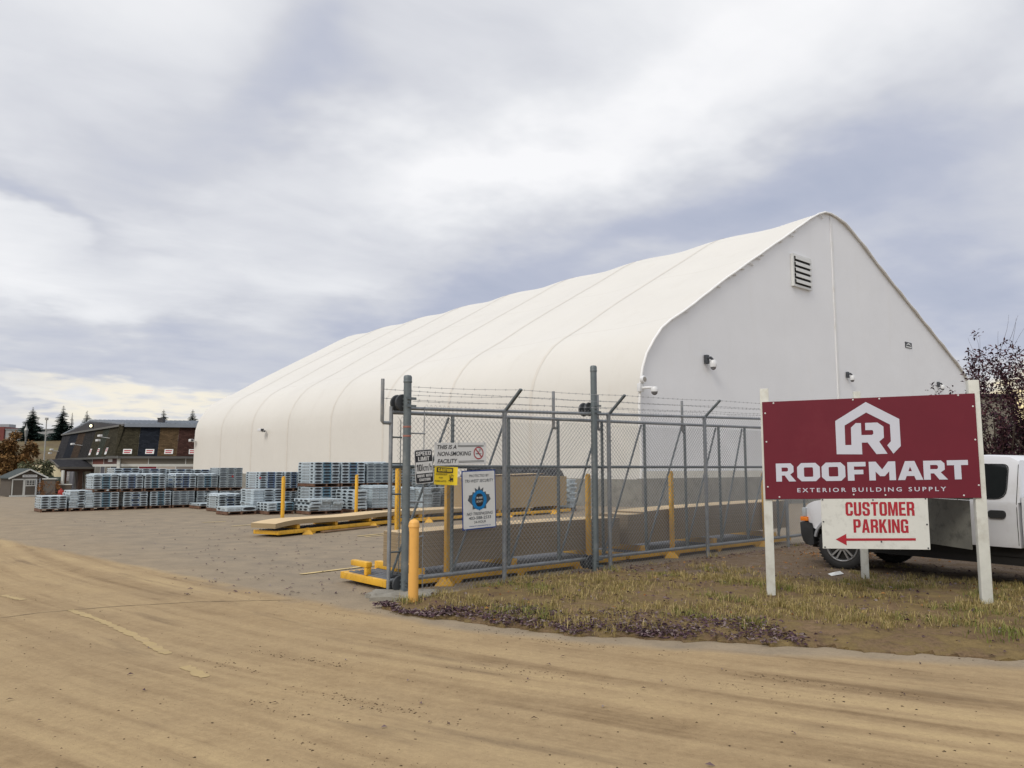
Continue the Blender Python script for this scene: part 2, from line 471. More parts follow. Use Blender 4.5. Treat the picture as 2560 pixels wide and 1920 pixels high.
# ------------------------------------------------------------------ mesh helpers
class MB:
    def __init__(s):
        s.v, s.f, s.mi, s.uv = [], [], [], {}

    def add(s, verts, faces, m=0):
        o = len(s.v)
        s.v += [tuple(p) for p in verts]
        for f in faces:
            s.f.append(tuple(i + o for i in f))
            s.mi.append(m)

    def box(s, x0, x1, y0, y1, z0, z1, m=0):
        s.add([(x0, y0, z0), (x1, y0, z0), (x1, y1, z0), (x0, y1, z0), (x0, y0, z1), (x1, y0, z1), (x1, y1, z1), (x0, y1, z1)],
              [(3, 2, 1, 0), (4, 5, 6, 7), (0, 1, 5, 4), (1, 2, 6, 5), (2, 3, 7, 6), (3, 0, 4, 7)], m)

    def bbox(s, x0, x1, y0, y1, z0, z1, b=0.01, m=0):
        """box with chamfered edges"""
        bm = bmesh.new()
        r = bmesh.ops.create_cube(bm, size=1.0)
        for v in bm.verts:
            v.co = (x0 + (v.co.x + .5) * (x1 - x0), y0 + (v.co.y + .5) * (y1 - y0), z0 + (v.co.z + .5) * (z1 - z0))
        bmesh.ops.bevel(bm, geom=bm.edges[:], offset=b, segments=2, profile=0.6, affect='EDGES')
        bm.verts.index_update()
        s.add([v.co[:] for v in bm.verts], [[v.index for v in f.verts] for f in bm.faces], m)
        bm.free()

    def tube(s, pts, r, n=10, m=0, caps=True, rs=None):
        pts = [Vector(p) for p in pts]
        o = len(s.v)
        up = None
        for i, p in enumerate(pts):
            a = pts[max(i - 1, 0)]
            b = pts[min(i + 1, len(pts) - 1)]
            t = (b - a).normalized()
            if up is None:
                up = t.orthogonal().normalized()
            else:
                up = (up - t * up.dot(t))
                up = up.normalized() if up.length > 1e-6 else t.orthogonal().normalized()
            w_ = t.cross(up)
            rr = rs[i] if rs else r
            for k in range(n):
                q = 2 * math.pi * k / n
                s.v.append(tuple(p + (up * math.cos(q) + w_ * math.sin(q)) * rr))
        for i in range(len(pts) - 1):
            for k in range(n):
                k2 = (k + 1) % n
                s.f.append((o + i * n + k, o + i * n + k2, o + (i + 1) * n + k2, o + (i + 1) * n + k))
                s.mi.append(m)
        if caps:
            s.f.append(tuple(o + k for k in reversed(range(n))))
            s.mi.append(m)
            e = o + (len(pts) - 1) * n
            s.f.append(tuple(e + k for k in range(n)))
            s.mi.append(m)

    def beam(s, p, q, w_, h, m=0):
        """square bar between two points; w_ sideways, h upwards"""
        p, q = Vector(p), Vector(q)
        t = (q - p).normalized()
        side = t.cross(Vector((0, 0, 1)))
        side = side.normalized() if side.length > 1e-4 else Vector((1, 0, 0))
        up = side.cross(t)
        vs = []
        for e in (p, q):
            for a, b in ((-1, -1), (1, -1), (1, 1), (-1, 1)):
                vs.append(e + side * a * w_ / 2 + up * b * h / 2)
        s.add(vs, [(3, 2, 1, 0), (4, 5, 6, 7), (0, 1, 5, 4), (1, 2, 6, 5), (2, 3, 7, 6), (3, 0, 4, 7)], m)

    def lathe(s, prof, c=(0, 0, 0), n=24, m=0, axis='z', mat_=None):
        o = len(s.v)
        for r, h in prof:
            for k in range(n):
                q = 2 * math.pi * k / n
                p = (r * math.cos(q), r * math.sin(q), h)
                if axis == 'y':
                    p = (p[0], -p[2], p[1])
                elif axis == 'x':
                    p = (p[2], p[0], p[1])
                s.v.append((c[0] + p[0], c[1] + p[1], c[2] + p[2]))
        for i in range(len(prof) - 1):
            for k in range(n):
                k2 = (k + 1) % n
                s.f.append((o + i * n + k, o + i * n + k2, o + (i + 1) * n + k2, o + (i + 1) * n + k))
                s.mi.append(mat_[i] if mat_ else m)

    def prism(s, poly, y0, y1, m=0):
        """(x, z) outline pushed along y"""
        n = len(poly)
        vs = [(a, y0, b) for a, b in poly] + [(a, y1, b) for a, b in poly]
        fs = [tuple(range(n)), tuple(range(2 * n - 1, n - 1, -1))]
        fs += [(i, i + n, (i + 1) % n + n, (i + 1) % n) for i in range(n)]
        s.add(vs, fs, m)

    def quad(s, a, b, c, d, m=0):
        s.add([a, b, c, d], [(0, 1, 2, 3)], m)

    def mesh(s, name, mats, smooth=False):
        me = bpy.data.meshes.new(name)
        me.from_pydata(s.v, [], s.f)
        for m in (mats if isinstance(mats, (list, tuple)) else [mats]):
            me.materials.append(m)
        me.polygons.foreach_set('material_index', s.mi)
        if smooth:
            me.polygons.foreach_set('use_smooth', [True] * len(s.f))
            me.set_sharp_from_angle(angle=R(40))
        me.update()
        return me

    def build(s, name, mats, parent=None, smooth=False):
        o = bpy.data.objects.new(name, s.mesh(name, mats, smooth))
        COL.objects.link(o)
        o.parent = parent
        return o


def tag(o, label=None, cat=None, group=None, kind=None):
    if label:
        o['label'] = label
    if cat:
        o['category'] = cat
    if group:
        o['group'] = group
    if kind:
        o['kind'] = kind
    return o


def thing(name, label, cat, loc=(0, 0, 0), rz=0.0, group=None):
    o = bpy.data.objects.new(name, None)
    o.empty_display_size = 0.2
    COL.objects.link(o)
    o.location = loc
    o.rotation_euler = (0, 0, rz)
    return tag(o, label, cat, group)


def copy_tree(o, parent=None):
    c = o.copy()
    COL.objects.link(c)
    c.parent = parent
    for ch in list(o.children):
        copy_tree(ch, c)
    return c


def flat(loops, holes_auto=True):
    """filled flat outline (with holes) -> (verts2d, faces)"""
    cu = bpy.data.curves.new('outline', 'CURVE')
    cu.dimensions = '2D'
    cu.fill_mode = 'BOTH'
    for lp in loops:
        sp = cu.splines.new('POLY')
        sp.points.add(len(lp) - 1)
        for p, (x, y) in zip(sp.points, lp):
            p.co = (x, y, 0, 1)
        sp.use_cyclic_u = True
    return _grab(cu)


def _grab(cu):
    ob = bpy.data.objects.new('outline', cu)
    COL.objects.link(ob)
    dg = bpy.context.evaluated_depsgraph_get()
    ev = ob.evaluated_get(dg)
    me = ev.to_mesh()
    vs = [tuple(v.co) for v in me.vertices]
    fs = [tuple(p.vertices) for p in me.polygons]
    ns = [p.normal.z for p in me.polygons]
    ev.to_mesh_clear()
    bpy.data.objects.remove(ob)
    bpy.data.curves.remove(cu)
    fs = [f if nz >= 0 else tuple(reversed(f)) for f, nz in zip(fs, ns)]
    return vs, fs


def outline(mb, loops, y=-0.004, m=0, fn=None):
    vs, fs = flat(loops)
    f = fn or (lambda a, b: (a, y, b))
    mb.add([f(v[0], v[1]) for v in vs], fs, m)


def text(mb, s_, x, z, h, width=None, y=-0.004, m=0, bold=0.0, shear=0.0, align='l', space=1.0, tilt=0.0):
    """lettering in the local x-z plane, facing -y; h = capital height, width = fitted total width"""
    cu = bpy.data.curves.new('t', 'FONT')
    cu.body = s_
    cu.resolution_u = 3
    cu.offset = bold
    cu.shear = shear
    cu.space_character = space
    vs, fs = _grab(cu)
    xs = [v[0] for v in vs]
    ys = [v[1] for v in vs]
    x0, x1 = min(xs), max(xs)
    y0 = min(ys) if s_.upper() == s_ else min(0, 0)
    y1 = max(ys)
    y0 = 0.0 if y0 > -0.12 else 0.0
    sy = h / (y1 - y0)
    sx = width / (x1 - x0) if width else sy
    wd = (x1 - x0) * sx
    ox = x if align == 'l' else x - wd / 2
    c, sn = math.cos(tilt), math.sin(tilt)
    out = []
    for v in vs:
        a, b = ox + (v[0] - x0) * sx, (v[1] - y0) * sy
        out.append((a, y, z + b))
    mb.add(out, fs, m)


_OC = [(.12, 0), (.5, 0), (.62, .14), (.62, .86), (.5, 1), (.12, 1), (0, .86), (0, .14)]
_OH = [(.26, .15), (.36, .15), (.40, .18), (.40, .82), (.36, .85), (.26, .85), (.22, .82), (.22, .18)]
HEAVY = {
    'C': (.62, [[(.62, .36), (.62, .14), (.50, 0), (.12, 0), (0, .14), (0, .86), (.12, 1), (.50, 1), (.62, .86), (.62, .62), (.40, .62), (.40, .82), (.36, .85), (.26, .85), (.22, .82), (.22, .18), (.26, .15), (.36, .15), (.40, .18), (.40, .36)]]),
    'U': (.62, [[(0, 1), (0, .14), (.12, 0), (.50, 0), (.62, .14), (.62, 1), (.40, 1), (.40, .18), (.36, .15), (.26, .15), (.22, .18), (.22, 1)]]),
    'S': (.62, [[(.62, .66), (.62, .86), (.5, 1), (.12, 1), (0, .86), (0, .60), (.08, .50), (.36, .40), (.40, .36), (.40, .18), (.36, .14), (.26, .14), (.22, .18), (.22, .33), (0, .33), (0, .14), (.12, 0), (.5, 0), (.62, .14), (.62, .40), (.54, .52), (.26, .62), (.22, .66), (.22, .82), (.26, .86), (.36, .86), (.40, .82), (.40, .66)]]),
    'T': (.62, [[(.2, 0), (.42, 0), (.42, .84), (.62, .84), (.62, 1), (0, 1), (0, .84), (.2, .84)]]),
    'O': (.62, [_OC, _OH]),
    'M': (.80, [[(0, 0), (.2, 0), (.2, .62), (.32, 0), (.48, 0), (.6, .62), (.6, 0), (.8, 0), (.8, 1), (.54, 1), (.4, .38), (.26, 1), (0, 1)]]),
    'E': (.55, [[(0, 0), (.55, 0), (.55, .16), (.22, .16), (.22, .42), (.5, .42), (.5, .58), (.22, .58), (.22, .84), (.55, .84), (.55, 1), (0, 1)]]),
    'R': (.62, [[(0, 0), (.22, 0), (.22, .40), (.34, .40), (.40, .32), (.40, 0), (.62, 0), (.62, .36), (.54, .47), (.62, .58), (.62, .86), (.5, 1), (0, 1)], [(.22, .56), (.36, .56), (.40, .60), (.40, .82), (.36, .85), (.22, .85)]]),
    'P': (.62, [[(0, 0), (.22, 0), (.22, .38), (.5, .38), (.62, .50), (.62, .88), (.5, 1), (0, 1)], [(.22, .53), (.36, .53), (.4, .57), (.4, .82), (.36, .85), (.22, .85)]]),
    'A': (.66, [[(0, 0), (.21, 0), (.25, .2), (.41, .2), (.45, 0), (.66, 0), (.46, 1), (.2, 1)], [(.275, .36), (.385, .36), (.33, .74)]]),
    'K': (.66, [[(0, 0), (.22, 0), (.22, .36), (.27, .44), (.42, 0), (.66, 0), (.42, .62), (.64, 1), (.41, 1), (.22, .64), (.22, 1), (0, 1)]]),
    'I': (.22, [[(0, 0), (.22, 0), (.22, 1), (0, 1)]]),
    'N': (.64, [[(0, 0), (.2, 0), (.2, .6), (.42, 0), (.64, 0), (.64, 1), (.44, 1), (.44, .42), (.22, 1), (0, 1)]]),
    'G': (.62, [[(.62, 0), (.62, .54), (.32, .54), (.32, .40), (.40, .40), (.40, .18), (.36, .15), (.26, .15), (.22, .18), (.22, .82), (.26, .85), (.36, .85), (.40, .82), (.40, .66), (.62, .66), (.62, .86), (.5, 1), (.12, 1), (0, .86), (0, .14), (.12, 0), (.44, 0), (.48, .06), (.5, 0)]]),
    'D': (.62, [[(0, 0), (.5, 0), (.62, .14), (.62, .86), (.5, 1), (0, 1)], [(.22, .16), (.36, .16), (.40, .2), (.40, .8), (.36, .84), (.22, .84)]]),
    'H': (.62, [[(0, 0), (.22, 0), (.22, .42), (.4, .42), (.4, 0), (.62, 0), (.62, 1), (.4, 1), (.4, .6), (.22, .6), (.22, 1), (0, 1)]]),
    'L': (.52, [[(0, 0), (.52, 0), (.52, .17), (.22, .17), (.22, 1), (0, 1)]]),
    'V': (.66, [[(.23, 0), (.43, 0), (.66, 1), (.44, 1), (.33, .36), (.22, 1), (0, 1)]]),
    'W': (.95, [[(.16, 0), (.38, 0), (.475, .55), (.57, 0), (.79, 0), (.95, 1), (.74, 1), (.67, .42), (.57, 1), (.38, 1), (.28, .42), (.21, 1), (0, 1)]]),
    '1': (.34, [[(.12, 0), (.34, 0), (.34, 1), (.16, 1), (0, .84), (0, .68), (.12, .74)]]),
    '0': (.62, [_OC, _OH])}


def heavy(mb, s_, x, z, h, width, y=-.004, m=0, gap=.09, space=.30):
    """condensed heavy capitals, as on painted signs"""
    tot = sum((HEAVY[c][0] if c != ' ' else space) for c in s_) + gap * (len(s_) - 1)
    k = width / tot
    for c in s_:
        if c == ' ':
            x += (space + gap) * k
            continue
        wd, lo = HEAVY[c]
        outline(mb, [[(x + a * k, z + b * h) for a, b in l_] for l_ in lo], y, m)
        x += (wd + gap) * k


def disc(mb, cx, cz, r, y, m=0, n=20, r_in=0.0, sxz=1.0):
    if r_in:
        vs, fs = [], []
        for k in range(n):
            q = 2 * math.pi * k / n
            vs += [(cx + r * math.cos(q), y, cz + r * sxz * math.sin(q)), (cx + r_in * math.cos(q), y, cz + r_in * sxz * math.sin(q))]
        for k in range(n):
            a, b = 2 * k, 2 * ((k + 1) % n)
            fs.append((a, b, b + 1, a + 1))
        mb.add(vs, fs, m)
    else:
        mb.add([(cx + r * math.cos(2 * math.pi * k / n), y, cz + r * sxz * math.sin(2 * math.pi * k / n)) for k in range(n)],
               [tuple(range(n))], m)


# yard axes: d runs along the fence and the tent's gable, nn points into the yard
AX = Vector((-1.38, 10.12, 0))
RZ = math.atan2(0.653, 0.757)


def yard(s_, k=0.0, z=0.0):
    return (AX.x + .757 * s_ - .653 * k, AX.y + .653 * s_ + .757 * k, z)


def gz(x, y):
    """lie of the land: the yard falls gently away to the back"""
    return -0.027 * min(max(y - 32.0, 0.0), 56.0)


# ------------------------------------------------------------------ ground
GM = ground_material()
ys = [-60, -20, 0, 6, 12, 20, 28, 32] + list(range(36, 92, 4)) + [100, 130, 200, 400, 900, 2500]
xs = [-1600, -500, -250, -120, -70, -40, -25, -15, -8, -3, 0, 3, 8, 15, 25, 40, 70, 120, 250, 500, 1600]
mb = MB()
for y in ys:
    for x in xs:
        mb.v.append((x, y, gz(x, y)))
nx = len(xs)
for j in range(len(ys) - 1):
    for i in range(nx - 1):
        mb.f.append((j * nx + i, j * nx + i + 1, (j + 1) * nx + i + 1, (j + 1) * nx + i))
        mb.mi.append(0)
tag(mb.build('ground', GM), kind='structure')

EDGE = [(-2.62, 10.36), (-2.46, 10.21), (-1.8, 9.48), (-1.33, 9.0), (-.92, 8.65), (-.45, 8.43), (-.09, 8.22), (.24, 7.95), (.81, 7.75), (1.61, 7.57),
        (2.43, 7.39), (2.98, 7.22), (3.49, 7.04), (3.97, 6.92), (4.42, 6.82), (6.5, 6.3), (10, 5.5), (18, 3.6)]
road = MB()
rp = [(18, 3.55), (18, -12), (-30, -12), (-30, 30)] + [(-18.3, 27.8), (-8.7, 16.6), (-5.1, 12.1), (-3.3, 10.6)] + EDGE
vs, fs = flat([rp])
road.add([(a, b, .004) for a, b, _ in vs], fs)
tag(road.build('road', GM), kind='structure')


def seg_dist(px, py, pts):
    best = 1e9
    for (ax, ay), (bx, by) in zip(pts[:-1], pts[1:]):
        ux, uy = bx - ax, by - ay
        t = max(0, min(1, ((px - ax) * ux + (py - ay) * uy) / (ux * ux + uy * uy)))
        best = min(best, math.hypot(px - ax - ux * t, py - ay - uy * t))
    return best


def edge_y(x):
    for (ax, ay), (bx, by) in zip(EDGE[:-1], EDGE[1:]):
        if ax <= x <= bx:
            return ay + (by - ay) * (x - ax) / (bx - ax)
    return 1e9 if x < EDGE[0][0] else EDGE[-1][1]


def edge_rag(x):
    return 0.05 * math.sin(x * 7.1) + 0.035 * math.sin(x * 17.3 + 1) + 0.02 * math.sin(x * 41 + 2)


def verge_h(x, y, snap=False):
    """height of the grassy verge above the road, None outside it"""
    if y < edge_y(x) + edge_rag(x) - (1e-6 if snap else 0):
        return None
    k = (x - AX.x) * -.653 + (y - AX.y) * .757           # distance past the fence line
    s_ = (x - AX.x) * .757 + (y - AX.y) * .653
    lim = -0.02 if s_ > 1.9 else -0.02 - (1.9 - s_) * 0.16
    if s_ > 9.8:
        lim = 0.3
    if k > lim:
        return None
    e = min(seg_dist(x, y, EDGE), max(0.0, lim - k) + 0.02)
    h = 0.075 * min(1, e / 0.5) ** 0.7
    far = max(0, min(1, (0.3 * (x - 4) + .95 * (y - 11)) * 0.8 + .3))
    h = h * (1 - 0.75 * far)
    return h + 0.010 + 0.012 * math.sin(x * 5.1 + 1) * math.sin(y * 4.7) * min(1, e * 4)


verge = MB()
st = 0.085
idx = {}
for i in range(int((-2.7) / st), int(18 / st)):
    for j in range(int(3.6 / st), int(19.0 / st)):
        c = [(i, j), (i + 1, j), (i + 1, j + 1), (i, j + 1)]
        if i * st > 9 and (i % 3 or j % 3):
            continue
        if i * st > 9:
            c = [(i, j), (i + 3, j), (i + 3, j + 3), (i, j + 3)]
        hs = [verge_h(a * st, b * st) for a, b in c]
        if i * st <= 9 and hs[2] is not None and hs[3] is not None and (hs[0] is None or hs[1] is None):
            # cell cut by the road edge: its lower corners slide up onto the edge
            for q in (0, 1):
                if hs[q] is None:
                    ye = edge_y(c[q][0] * st) + edge_rag(c[q][0] * st)
                    if c[q][1] * st < ye < (c[q][1] + 1) * st + 1e-9:
                        hs[q] = -1.0
        if any(h is None for h in hs):
            continue
        ids = []
        for (a, b), h in zip(c, hs):
            if (a, b) not in idx:
                idx[(a, b)] = len(verge.v)
                if h == -1.0:
                    verge.v.append((a * st, edge_y(a * st) + edge_rag(a * st), .007))
                else:
                    verge.v.append((a * st, b * st, h + 0.006))
            ids.append(idx[(a, b)])
        verge.f.append(tuple(ids))
        verge.mi.append(0)
# skirt so the raised edge never shows a gap
cnt = {}
for f in verge.f:
    for a, b in zip(f, f[1:] + f[:1]):
        cnt[(a, b)] = 1
for (a, b) in list(cnt):
    if (b, a) not in cnt:
        va, vb = verge.v[a], verge.v[b]
        o = len(verge.v)
        verge.v += [(va[0], va[1], -.01), (vb[0], vb[1], -.01)]
        verge.f.append((b, a, o, o + 1))
        verge.mi.append(0)
vo = verge.build('verge', verge_material(), smooth=True)
tag(vo, kind='structure')

def strip(name, pts, wd, m, z=0.012, rag=0.0):
    b = MB()
    n = len(pts)
    sub = []
    for i in range(n - 1):
        k = max(2, int(math.hypot(pts[i + 1][0] - pts[i][0], pts[i + 1][1] - pts[i][1]) / (0.05 if rag else 0.3)))
        for q in range(k):
            t = q / k
            sub.append((pts[i][0] * (1 - t) + pts[i + 1][0] * t, pts[i][1] * (1 - t) + pts[i + 1][1] * t))
    sub.append(pts[-1])
    prev = None
    for i, (x, y) in enumerate(sub):
        a = sub[max(0, i - 1)]
        c = sub[min(len(sub) - 1, i + 1)]
        tx, ty = c[0] - a[0], c[1] - a[1]
        L = math.hypot(tx, ty)
        nx_, ny_ = -ty / L * wd / 2, tx / L * wd / 2
        q1, q2 = 1 + rnd.uniform(-rag, rag), 1 + rnd.uniform(-rag, rag)
        cur = ((x + nx_ * q1, y + ny_ * q1, gz(x, y) + z), (x - nx_ * q2, y - ny_ * q2, gz(x, y) + z))
        if prev:
            b.quad(prev[1], cur[1], cur[0], prev[0])
        prev = cur
    return tag(b.build(name, m), kind='structure')


strip('road_marking', [(-3.27, 12.15), (-2.32, 13.28), (-1.0, 14.85)], 0.10, paint_line)
strip('road_marking', [(-3.72, 18.8), (-2.86, 20.0), (-1.5, 21.9)], 0.10, paint_line)
strip('road_marking', [(-3.5, 18.6), (-2.95, 19.3)], 0.07, paint_line)
strip('road_marking', [(-9.31, 23.43), (-8.78, 23.9)], 0.10, paint_line)
strip('road_marking', [(-7.9, 22.0), (-7.2, 22.9), (-6.6, 23.7)], 0.10, paint_line)
for seg in ([(-6.6, 10.2), (-6.1, 9.85)], [(-5.15, 9.18), (-4.5, 8.6), (-3.69, 7.77), (-3.05, 7.04)], [(-2.72, 6.62), (-2.42, 6.28)]):
    strip('road_marking', seg, 0.085, dirty_line, 0.0075, 0.4)
crack = mat('dirt_filled_crack', (0.21, 0.15, 0.085), 0.95, 0.3, 6, stain=((0.30, 0.225, 0.135), 0.9, 2.2))
strip('pavement_crack', [(-5.63, 8.69), (-5.38, 9.0), (-4.72, 9.4), (-3.84, 9.72), (-2.7, 9.86)], 0.018, crack, 0.0075, 0.7)

# ------------------------------------------------------------------ far hill on the left
hill = MB()
hx = list(range(-420, -8, 12))
hp = [(98, -1.7), (106, -1.4), (120, 0.4), (140, 3.3), (165, 6.4), (182, 7.9), (192, 8.2), (230, 8.2), (420, 8.2), (421, -3)]
for y, z in hp:
    for x in hx:
        k = max(0, min(1, (-x - 14) / 40))
        hill.v.append((x, y + 4 * math.sin(x * .05), -1.7 + (z + 1.7) * k + (0.25 * math.sin(x * .21 + y * .13) if 0 < z < 8 else 0)))
n = len(hx)
for j in range(len(hp) - 1):
    for i in range(n - 1):
        hill.f.append((j * n + i, j * n + i + 1, (j + 1) * n + i + 1, (j + 1) * n + i))
        hill.mi.append(0)
tag(hill.build('hill', mat('dry_hill_grass', (0.105, 0.072, 0.027), 0.95, 0.3, 0.12, stain=((0.15, 0.125, 0.042), 0.8, 0.05)), smooth=True), kind='structure')

# ------------------------------------------------------------------ fabric warehouse
K = 1.336
P0 = [(0, 0), (0, 1.2), (0, 2.6), (0.0, 3.7), (.03, 4.37), (.17, 4.92), (.42, 5.42), (.78, 5.93), (1.22, 6.37), (1.77, 6.73), (3.1, 7.48), (4.75, 8.5),
      (7.5, 10.07), (9.83, 11.38), (11.67, 12.44), (12.5, 12.85), (13.05, 13.05), (13.6, 13.12), (14.2, 13.1), (15.0, 12.95), (16.43, 12.42), (18.92, 11.28),
      (21.83, 10.05), (24.6, 8.88), (27.6, 7.6), (28.9, 6.95), (29.8, 6.2), (30.4, 5.3), (30.65, 4.4), (30.7, 3.2), (30.7, 0)]
P1_ = [(s_ * K, 1.65 + (z - 1.65) * K) for s_, z in P0]
P1_[0] = (0, -0.55)
P1_[-1] = (30.7 * K, -0.55)
WALL_H = 1.16


def resample(p, step):
    """even points along a smoothed profile"""
    out = []
    n = len(p)
    for i in range(n - 1):
        a, b, c, d_ = p[max(0, i - 1)], p[i], p[i + 1], p[min(n - 1, i + 2)]
        L = math.hypot(c[0] - b[0], c[1] - b[1])
        k = max(1, int(L / step))
        for q in range(k):
            t = q / k
            f = lambda A, B, C_, D_: 0.5 * (2 * B + (C_ - A) * t + (2 * A - 5 * B + 4 * C_ - D_) * t * t + (3 * B - A - 3 * C_ + D_) * t ** 3)
            out.append((f(a[0], b[0], c[0], d_[0]), f(a[1], b[1], c[1], d_[1])))
    out.append(p[-1])
    return out


prof = resample([(0, WALL_H)] + P1_[1:-1] + [(30.7 * K, WALL_H)], 0.8)
TL, NB = 56.6, 8
BAY = TL / NB
tent = thing('fabric_warehouse', 'huge white fabric warehouse with a peaked roof on a grey concrete base wall', 'warehouse', (5.55, 33.4, 0), RZ)
acc = [0.0]
for a, b in zip(prof[:-1], prof[1:]):
    acc.append(acc[-1] + math.hypot(b[0] - a[0], b[1] - a[1]))
roof = MB()
nu = NB * 8 + 1
nv = len(prof)
for i in range(nu):
    t = i / (nu - 1) * TL
    sag = math.sin(math.pi * t / BAY) ** 2
    for j, (s_, z) in enumerate(prof):
        a = prof[max(0, j - 1)]
        b = prof[min(nv - 1, j + 1)]
        tx, tz = b[0] - a[0], b[1] - a[1]
        L = math.hypot(tx, tz)
        k = max(0, min(1, (z - 3.0) / 12)) ** 0.8
        amt = sag * (0.02 + 0.14 * k)
        roof.v.append((s_ + tz / L * amt, t, z - tx / L * amt if True else z))
for i in range(nu - 1):
    for j in range(nv - 1):
        roof.f.append((i * nv + j, i * nv + j + 1, (i + 1) * nv + j + 1, (i + 1) * nv + j))
        roof.mi.append(0)
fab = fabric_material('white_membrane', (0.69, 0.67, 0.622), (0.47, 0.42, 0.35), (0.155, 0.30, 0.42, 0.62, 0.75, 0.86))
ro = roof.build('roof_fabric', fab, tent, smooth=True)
uvl = ro.data.uv_layers.new(name='uv')
for pl in ro.data.polygons:
    for li in pl.loop_indices:
        vi = ro.data.loops[li].vertex_index
        uvl.data[li].uv = (vi // nv / (nu - 1), acc[vi % nv] / acc[-1])
seam_m = mat('membrane_seam', (0.655, 0.62, 0.56), 0.6, 0.05, 2)
for b in range(1, NB):
    t = b * BAY
    sb = MB()
    for j, (s_, z) in enumerate(prof):
        a, c = prof[max(0, j - 1)], prof[min(nv - 1, j + 1)]
        tx, tz = c[0] - a[0], c[1] - a[1]
        L = math.hypot(tx, tz)
        for dt in (-.10, .10):
            sb.v.append((s_ - tz / L * .010, t + dt, z + tx / L * .010))
    for j in range(nv - 1):
        sb.f.append((2 * j, 2 * j + 1, 2 * j + 3, 2 * j + 2)[::-1])
        sb.mi.append(0)
    sb.build('seam', seam_m, tent, smooth=True)
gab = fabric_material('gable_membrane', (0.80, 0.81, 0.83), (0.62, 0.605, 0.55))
for nm, t in (('gable_wall', 0.12), ('gable_wall', TL - 0.12)):
    g = MB()
    g.add([(s_, t, z) for s_, z in prof], [tuple(range(len(prof)))])
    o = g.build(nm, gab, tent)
# rope-laced hem where the roof wraps round the gable
hem = MB()
pts = [(s_, -0.02 + 0.03 * math.sin(j * 2.1), z) for j, (s_, z) in enumerate(prof)]
hem.tube(pts, 0.06, 8)
L = 0
for j in range(8, nv - 8):
    for q in range(2):
        a, b = prof[j], prof[j + 1]
        t = q / 2 + 0.2
        s_, z = a[0] + (b[0] - a[0]) * t, a[1] + (b[1] - a[1]) * t
        tx, tz = b[0] - a[0], b[1] - a[1]
        l_ = math.hypot(tx, tz)
        nx_, nz_ = tz / l_, -tx / l_
        if s_ > 13.0 * K or rnd.random() < .6:
            continue
        k = rnd.uniform(.12, .34)
        hem.tube([(s_ + nx_ * .06, -.03, z + nz_ * .06), (s_ + nx_ * k + tx / l_ * .4, .075, z + nz_ * k + tz / l_ * .4)], 0.03, 5)
hem.build('gable_hem', mat('membrane_hem', (0.80, 0.80, 0.79), 0.6, 0.05, 2), tent, smooth=True)
cs = MB()
top = 1.65 + (13.0 - 1.65) * K
cs.box(13.75 * K - .10, 13.75 * K + .10, 0.06, .118, WALL_H, top)
cs.tube([(13.75 * K + .16, .09, WALL_H), (13.75 * K + .16, .09, top)], .014, 6)
cs.build('centre_seam', mat('membrane_strip', (0.735, 0.74, 0.745), 0.6, 0.04, .5, stain=((0.60, 0.575, 0.51), .5, .8)), tent)
bw = MB()
bw.box(-.12, 30.7 * K + .12, -.14, 0.10, -2.2, WALL_H + .02)
bw.box(-.12, .12, .10, TL, -2.2, WALL_H - .02)
bw.box(30.7 * K - .12, 30.7 * K + .12, .10, TL, -2.2, WALL_H - .02)
bw.build('base_wall', concrete, tent)
lip = MB()
lip.box(-.02, 30.7 * K, -.05, -.02 + .1, WALL_H + .02, WALL_H + .34)
lip.build('base_flap', mat('membrane_flap', (0.66, 0.64, 0.57), .6, .06, 1.5, stain=((.5, .46, .38), .5, 2)), tent)
# louvred vent
lx0, lx1, lz0, lz1 = 10.15 * K, 11.5 * K, 1.65 + (9.3 - 1.65) * K, 1.65 + (10.55 - 1.65) * K
lv = MB()
lv.box(lx0, lx1, -.02, .10, lz0, lz1, 0)
fr = mat('louvre_white', (0.66, 0.67, 0.66), .5, .05, 4)
vent = lv.build('vent', mat('vent_dark_inside', (0.02, 0.021, 0.022), .8, .2, 4), tent)
fm = MB()
for (a, b, c, e) in ((lx0 - .12, lx0 + .02, lz0 - .1, lz1 + .1), (lx1 - .02, lx1 + .12, lz0 - .1, lz1 + .1), (lx0 + .02, lx1 - .02, lz1 - .02, lz1 + .1), (lx0 + .02, lx1 - .02, lz0 - .1, lz0 + .02)):
    fm.box(a, b, -.05, .11, c, e)
fm.build('vent_frame', fr, vent)
for k in range(5):
    sl_ = MB()
    z = lz0 + (lz1 - lz0) * (k + .12) / 5
    hgt = (lz1 - lz0) / 5 * .88
    xa, xb = lx0 + .03, lx1 - .03
    sec = [(-.01, z + hgt), (-.15, z + hgt * .86), (-.15, z + hgt * .22), (-.13, z + hgt * .20), (-.13, z + hgt * .80), (-.01, z + hgt * .93)]
    vs = [(xa, y, q) for y, q in sec] + [(xb, y, q) for y, q in sec]
    sl_.add(vs, [(i, (i + 1) % 6, (i + 1) % 6 + 6, i + 6) for i in range(6)] + [tuple(reversed(range(6))), tuple(range(6, 12))])
    sl_.build('louvre_slat', fr, vent)
